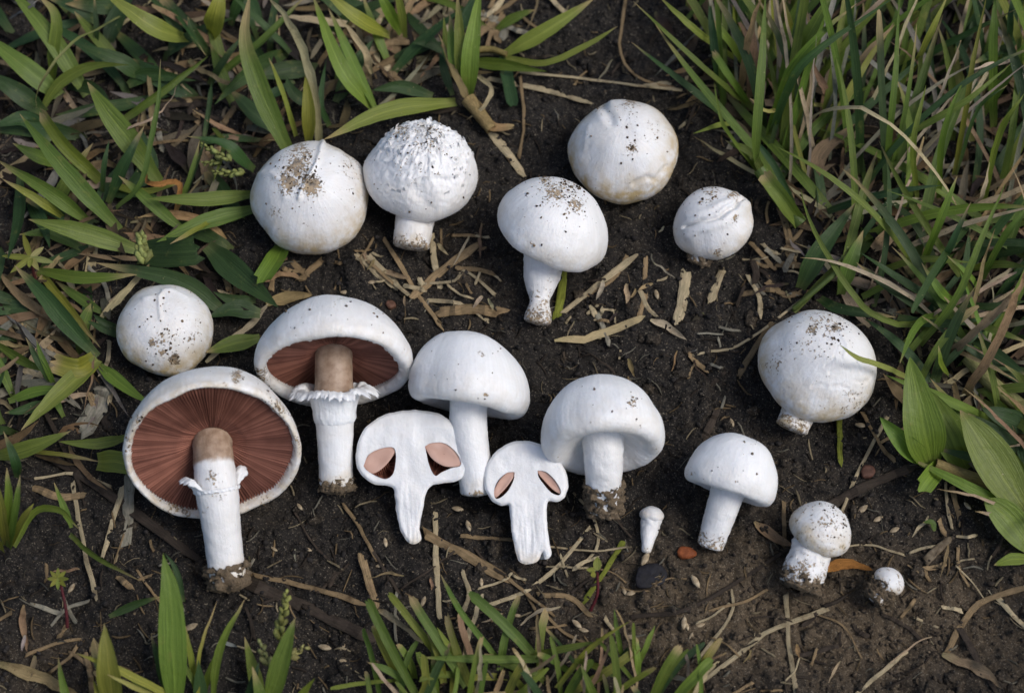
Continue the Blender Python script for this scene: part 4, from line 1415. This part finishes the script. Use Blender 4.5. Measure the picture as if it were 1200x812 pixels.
ST = '''
402,590 424,622 442,658|4.5|t
510,600 511,655 515,724|6|s
498,625 550,653 597,680|13|t
590,672 620,698 650,722|4|t
540,628 600,632|5|t
575,708 612,694 650,667 692,618|5|s
672,577 695,606 700,640 682,660|3.5|s
640,664 690,665|3|s
630,696 668,700 692,722|6|t
921,696 925,760 936,830|7|s
970,713 900,740 860,770 795,820|5.5|s
858,690 856,722 820,768|3.5|s
1040,488 1012,540 986,600|4.5|s
1010,483 1034,524 1048,540|5|t
918,588 920,638|5.5|t
928,640 860,684 800,716 740,722|5|k
968,596 1010,572 1075,545|13|k
1204,688 1150,705 1125,735 1110,764|8|t
1162,692 1184,716 1206,740|6.5|s
1125,736 1148,776 1178,822|8|k
1062,764 1030,790 1005,812|5|s
804,320 800,350 793,380|13|s
846,318 832,354|9|s
660,366 700,334 744,300|7|s
756,303 756,345 748,374|6|t
432,300 448,320 466,336|13|s
450,280 488,342 520,386|5.5|t
486,346 524,312 562,286|10|t
506,275 510,310 516,336|7|s
490,333 530,330 546,318 580,345|4.5|s
500,352 540,356 572,376|5|s
515,366 550,362 590,366|15|t
577,157 595,180 613,205|12|s
572,92 640,106 692,121|6.5|s
610,84 720,97 802,106|4.5|s
610,90 614,140 608,186|4.5|t
733,-4 727,60 750,92 792,104|4|t
-4,462 22,450 48,434|14|e
122,453 112,480 95,507|26|e
50,530 100,560 160,602 242,662|11|k
85,565 98,640 113,702|6.5|s
144,570 132,610 120,652|7|s
40,572 70,582 100,580|9|t
152,560 150,600 146,640|16|e
290,672 345,684 400,698 430,710|6.5|t
288,682 360,712 435,748|16|k
424,650 432,680 442,714|9|t
905,378 880,415 866,440|8|t
810,416 870,402 946,346|4|s
840,480 832,500 824,514|10|k
-4,440 50,480 90,560 100,590|5|k
560,400 590,420 600,430|3|s
690,345 720,325 735,300|5|t
700,420 720,440 690,470|3|k
1030,520 1060,500 1075,470|4|t
830,715 870,705 900,690|4|t
40,560 90,555 130,570|4|s
410,600 440,650 470,700|4|k
95,748 70,752 30,768|4.5|t
95,748 82,768 58,788|4.5|t
100,765 106,790 108,818|8|t
1115,570 1120,590 1126,615|7|t
1108,565 1110,590 1115,620|4|s
990,640 1020,638 1060,650|3|s
960,720 990,735 1010,770|2.5|t
640,640 700,645 740,640|2.6|s
560,690 590,680 600,670|3|s
470,690 500,670 540,640|3|k
345,600 370,640 400,668|3|k
690,575 715,600 740,630|2.6|k
640,720 660,740 700,760|4|t
980,310 985,330 990,350|3|s
900,330 920,345 945,340|9|t
905,310 940,312 960,320|8|t
870,345 900,340 930,348|7|t
876,322 890,350 892,372|6|s
890,300 885,330 895,345|5|e
915,245 925,280 925,300|9|t
928,265 930,230 925,200|4|t
'''
for pts, w, c, kind, opt in parse(ST):
    straw(pts, w, c)
LF = '''
885,612 906,630 930,642|15|t
965,668 990,660 1024,668|13|o
1105,768 1150,786 1172,806|14|t
650,400 692,396 742,378 756,372|11|s
762,376 782,382 804,400|10|s
-6,374 50,386 112,416|20|e
-4,778 50,794 105,824|17|t
240,425 290,385 318,356|9|s
312,358 338,350 366,346|16|t
945,405 930,395 905,378|8|t
1145,440 1145,462 1147,490|15|e
'''
for pts, w, c, kind, opt in parse(LF):
    straw(pts, w, c, kind='leaf')
straw([(730, 636), (708, 670), (682, 708)], 7, 'y', label='pale green straw leaning beside the red-stemmed seedling')
straw([(652, 372), (658, 345), (660, 310)], 9, 'y', label='bright green grass stub beside the waisted stem of the tilted oval cap')
straw([(985, 488), (984, 515), (985, 545)], 6, 'y', label='short green blade lying on soil under the flaky round cap')
zones = [(470, 35, 70, 45, 32, 'tsstt', (40, 110), (6, 16)), (600, 30, 60, 40, 14, 'tste', (30, 80), (4, 11)), (90, 400, 90, 70, 24, 'tsek', (25, 80), (5, 16)), (905, 300, 45, 60, 30, 'tkktse', (15, 50), (3, 9)),
    (700, 350, 110, 50, 26, 'tssk', (10, 40), (2.5, 8)), (600, 690, 160, 45, 30, 'tskt', (12, 60), (2, 6)), (1000, 720, 190, 80, 30, 'tskkt', (15, 60), (2, 6)), (480, 310, 80, 40, 26, 'tsst', (12, 50), (3, 10)),
    (300, 690, 160, 60, 20, 'tke', (12, 60), (2, 6)), (780, 90, 90, 60, 22, 'tske', (15, 60), (3, 12)), (60, 730, 90, 70, 16, 'tte', (20, 60), (4, 14)), (820, 430, 80, 60, 16, 'tke', (10, 45), (2, 7)),
    (250, 130, 110, 60, 22, 'ttek', (30, 80), (6, 18)), (330, 330, 70, 30, 12, 'tts', (20, 60), (6, 14)), (1120, 640, 60, 40, 8, 'ts', (20, 50), (3, 8))]
for (zx, zy, rx, ry, n, cols, Lr, Wr) in zones:
    made = tries = 0
    while made < n and tries < n * 8:
        tries += 1
        x, y = RNG.normal(zx, rx * .6), RNG.normal(zy, ry * .6)
        a = RNG.uniform(0, np.pi)
        L = Lr[0] + (Lr[1] - Lr[0]) * RNG.rand() ** 1.8
        dx, dy = math.cos(a) * L / 2, math.sin(a) * L / 2
        k = RNG.normal(0, .045 if L < 40 else .10) * L
        pts = [(x - dx, y - dy), (x - dy / L * k * 2, y + dx / L * k * 2), (x + dx, y + dy)]
        if any(math.hypot(px - d[0], py - d[1]) < d[2] + 2 for d in DISCS for px, py in pts):
            continue
        straw(pts, min(Wr[0] + (Wr[1] - Wr[0]) * RNG.rand() ** 1.8, L * .3), cols[RNG.randint(len(cols))], z=(RNG.uniform(.4, 2.5), RNG.uniform(.4, 2.5)), kind='leaf' if RNG.rand() < .22 else 'straw', thick=RNG.uniform(.10, .28))
        made += 1
# seed husks
def husk(x, y, L, a, c, label=None, name='seed_husk'):
    p = P(x, y)
    p[2] = gh(p[:2])[0] + L * .0001
    v, f = CR[0]
    import bmesh
    bm = bmesh.new()
    bmesh.ops.create_icosphere(bm, subdivisions=2, radius=1.0)
    v = np.array([q.co[:] for q in bm.verts])
    f = np.array([[q.index for q in fc.verts] for fc in bm.faces])
    bm.free()
    s = L * .0002
    v = v * np.array([s * 1.0, s * .42, s * .26]) * np.column_stack([np.ones(len(v)), 1 - .75 * np.abs(v[:, 0]) ** 3, 1 - .6 * np.abs(v[:, 0]) ** 3])
    ca, sa = math.cos(a), math.sin(a)
    v = v @ np.array([[ca, sa, 0], [-sa, ca, 0], [0, 0, 1]])
    o = mesh_obj(name, v + p, f, M['husk'], None, p, True, {'col': np.repeat((np.array(c) * RNG.uniform(.8, 1.15))[None], len(v), 0)})
    nr_ = near(x, y)
    if label:
        tag(o, label, 'seed')
    else:
        tag(o, f'small pale oval seed husk on the soil near {nr_}', 'seed', 'pale seed husks scattered on the soil')
SEEDS = [(756, 655, 14), (536, 593, 11), (549, 617, 11), (452, 637, 9), (225, 737, 13), (814, 684, 13), (801, 731, 12), (820, 733, 9), (676, 730, 11), (684, 737, 9), (740, 693, 10), (732, 690, 9), (564, 682, 8), (496, 704, 10),
    (1002, 595, 9), (1011, 596, 12), (1029, 608, 10), (1048, 621, 10), (1010, 496, 11), (770, 341, 11), (436, 333, 9), (404, 343, 9), (858, 494, 9), (825, 560, 8), (401, 755, 9), (403, 775, 9), (380, 757, 12), (82, 687, 10),
    (740, 745, 10), (1134, 592, 9), (606, 720, 7), (445, 662, 8), (810, 745, 8), (805, 735, 7), (350, 590, 8), (360, 640, 7), (320, 640, 7)]
for x, y, L in SEEDS:
    husk(x, y, L * 1.35, RNG.uniform(0, 3.1), (.44, .36, .24))
def chip(outline, c, label, z=.0012, th=.0016):
    q = crom(np.array(outline + [outline[0]], float), 22)[:-1]
    ctr = q.mean(0)
    rows = []
    for sc, dz in ((.9, -.002), (1.0, 0), (1.0, th * .6), (.93, th), (.6, th * 1.15), (.02, th * 1.1)):
        w = np.array([P(*(ctr + (p - ctr) * sc)) for p in q])
        w[:, 2] = float(gh(P(*ctr)[:2])[0]) + z + dz
        rows.append(w)
    V = np.vstack(rows)
    V += .0005 * np.column_stack([pn(V * 300), pn(V * 300 + 9), pn(V * 200 + 30)])
    b = P(*ctr)
    o = mesh_obj('bark_chip', V, grid_faces(6, len(q), True), M['husk'], None, b, False, {'col': np.repeat(np.array(c)[None], len(V), 0)})
    tag(o, label, 'chip')
chip([(792, 648), (797, 643), (806, 643), (815, 648), (814, 653), (803, 656), (795, 654)], (.30, .085, .025), 'small orange-red chip on the soil beside the leaning stem')
chip([(744, 678), (748, 665), (762, 660), (776, 663), (782, 674), (776, 684), (760, 689), (748, 688)], (.014, .014, .019), 'flat black chip on the soil below the tiny pin', .0004, .0008)
chip([(1008, 553), (1012, 546), (1022, 546), (1026, 554), (1020, 560), (1011, 559)], (.10, .045, .03), 'dull reddish clod beside the black stalk')
chip([(451, 356), (455, 351), (462, 353), (463, 358), (456, 361)], (.14, .07, .045), 'small reddish brown chip above the smooth peaked dome')
chip([(1080, 655), (1095, 640), (1110, 630), (1114, 636), (1098, 652), (1086, 664)], (.16, .125, .08), 'crumbly tan wood fragment near the soil-caked knob')
def clods():
    import bmesh
    bm = bmesh.new()
    bmesh.ops.create_icosphere(bm, subdivisions=3, radius=1.0)
    v0 = np.array([q.co[:] for q in bm.verts])
    f0 = np.array([[q.index for q in fc.verts] for fc in bm.faces])
    bm.free()
    V, F, B, off, k = [], [], [], 0, 0
    while k < 420:
        x, y = RNG.uniform(-40, 1240), RNG.uniform(-40, 860)
        if not in_poly(x, y) or any(math.hypot(x - d[0], y - d[1]) < d[2] + 5 for d in DISCS):
            continue
        k += 1
        p = P(x, y)
        r = .0010 + .0030 * RNG.rand() ** 3
        v = v0 * (1 + .55 * fbm(v0 * 1.3 + k * 3.7, 4, .6))[:, None] * RNG.uniform(.6, 1.25, 3) * np.array([1, 1, .7]) * r
        p[2] = gh(p[:2])[0] - r * .15
        V.append(v + p); F.append(f0 + off); off += len(v)
        B.append(np.full(len(v), .15 + .6 * math.exp(-(((x - 980) / 260) ** 2 + ((y - 735) / 120) ** 2)) + RNG.uniform(-.1, .3)))
    o = mesh_obj('soil_clods', np.vstack(V), np.vstack(F), M['soil'], None, None, True, {'brown': np.concatenate(B)})
    tag(o, 'rough lumps of dark soil lying about the bare patch', 'soil', kind='stuff')
clods()
def fine_debris():
    n = 2600
    V, F, C, U, off = [], [], [], [], 0
    for i in range(n):
        x, y = RNG.uniform(-60, 1260), RNG.uniform(-60, 870)
        p = P(x, y)
        a = RNG.uniform(0, 6.28)
        L = RNG.uniform(4, 26) * .0004
        m = 5
        cv = RNG.normal(0, .9)
        path = [p[:2].copy()]
        for k in range(m - 1):
            path.append(path[-1] + L / (m - 1) * np.array([math.cos(a + cv * k / m), math.sin(a + cv * k / m)]))
        path = np.array(path)
        z = gh(path) + RNG.uniform(.0002, .0016)
        path = np.column_stack([path, z])
        v, f, th = tube(path, np.full(m, RNG.uniform(.00014, .0006)) * np.array([.6, 1, 1, 1, .5]), 4, 0, flat=.6)
        c = np.array(CC['tskektk'[RNG.randint(7)]]) * RNG.uniform(.35, .9)
        V.append(v); F.append(f + off); C.append(np.repeat(c[None], len(v), 0)); off += len(v)
        U.append(np.column_stack([np.tile(th / 6.28, m), np.repeat(np.arange(m) * .2, 4), np.full(len(v), i)]))
    o = mesh_obj('plant_debris', np.vstack(V), np.vstack(F), M['dry'], None, None, True, {'col': np.vstack(C), 'luv': np.vstack(U)})
    tag(o, 'fine dead plant fibres strewn over the soil', 'debris', kind='stuff')
fine_debris()
def thatch():
    """matted dead leaves under the grass, and the meadow going on outside the picture"""
    V, F, C, U, off = [], [], [], [], 0
    def put(path, w, c, kind):
        nonlocal off
        v, f, t, luv = blade_geom(path, w, kind, (RNG.uniform(-.6, .6), RNG.uniform(-.8, .8)), RNG.uniform(.05, .25), .0008, RNG.uniform(0, 900), 3)
        V.append(v); F.append(f + off); U.append(luv); C.append(leaf_color(c, t, RNG.choice([0, .2]) if kind == 'lin' else 0) * (1 if kind == 'lin' else RNG.uniform(.25, .8))); off += len(v)
    zs = [[(-60, -60), (560, -60), (560, 60), (440, 160), (300, 180), (280, 320), (120, 330), (130, 520), (-60, 540)], [(790, -60), (1260, -60), (1260, 640), (1150, 600), (1050, 460), (940, 320), (900, 200), (800, 120)]]
    for z, n in zip(zs, (430, 560)):
        poly = np.array(z, float)
        lo, hi = poly.min(0), poly.max(0)
        k = 0
        while k < n:
            x, y = RNG.uniform(lo, hi)
            if not in_poly(x, y, poly):
                continue
            k += 1
            path = free_path(P(x, y), RNG.uniform(0, 6.28), RNG.uniform(.012, .045), rad(RNG.uniform(-2, 18)), rad(RNG.uniform(0, 30)), 7, RNG.normal(0, .6))
            path[:, 2] = np.maximum(path[:, 2], gh(path[:, :2]) + .0006)
            if blocked(path, False):
                continue
            put(path, RNG.uniform(.0012, .006), 'tktekts'[RNG.randint(7)], 'lance')
    o = mesh_obj('thatch', np.vstack(V), np.vstack(F), M['dry'], None, None, True, {'col': np.vstack(C), 'luv': np.vstack(U)})
    tag(o, 'matted brown dead leaves lying under the grass', 'litter', kind='stuff')
    V, F, C, U, off = [], [], [], [], 0
    for i in range(5200):
        while True:
            x, y = RNG.uniform(-700, 1900), RNG.uniform(-700, 1500)
            if (x < -70 or x > 1270 or y < -80 or y > 900) and not (300 < x < 1300 and 880 < y < 1300 and RNG.rand() < .75):
                break
        ps = free_path(P(x, y), RNG.uniform(0, 6.28), RNG.uniform(.03, .09), rad(RNG.uniform(20, 75)), rad(RNG.uniform(10, 70)), 8, RNG.normal(0, .4))
        a, b = proj(ps)
        if ((a > -20) & (a < 1220) & (b > -20) & (b < 830)).any():
            continue
        put(ps, RNG.uniform(.002, .006), 'gdgdybt'[RNG.randint(7)], 'lin')
    o = mesh_obj('grass', np.vstack(V), np.vstack(F), M['leaf'], None, None, True, {'col': np.vstack(C), 'luv': np.vstack(U)})
    tag(o, 'green meadow grass growing on around the bare patch', 'grass', kind='stuff')
thatch()
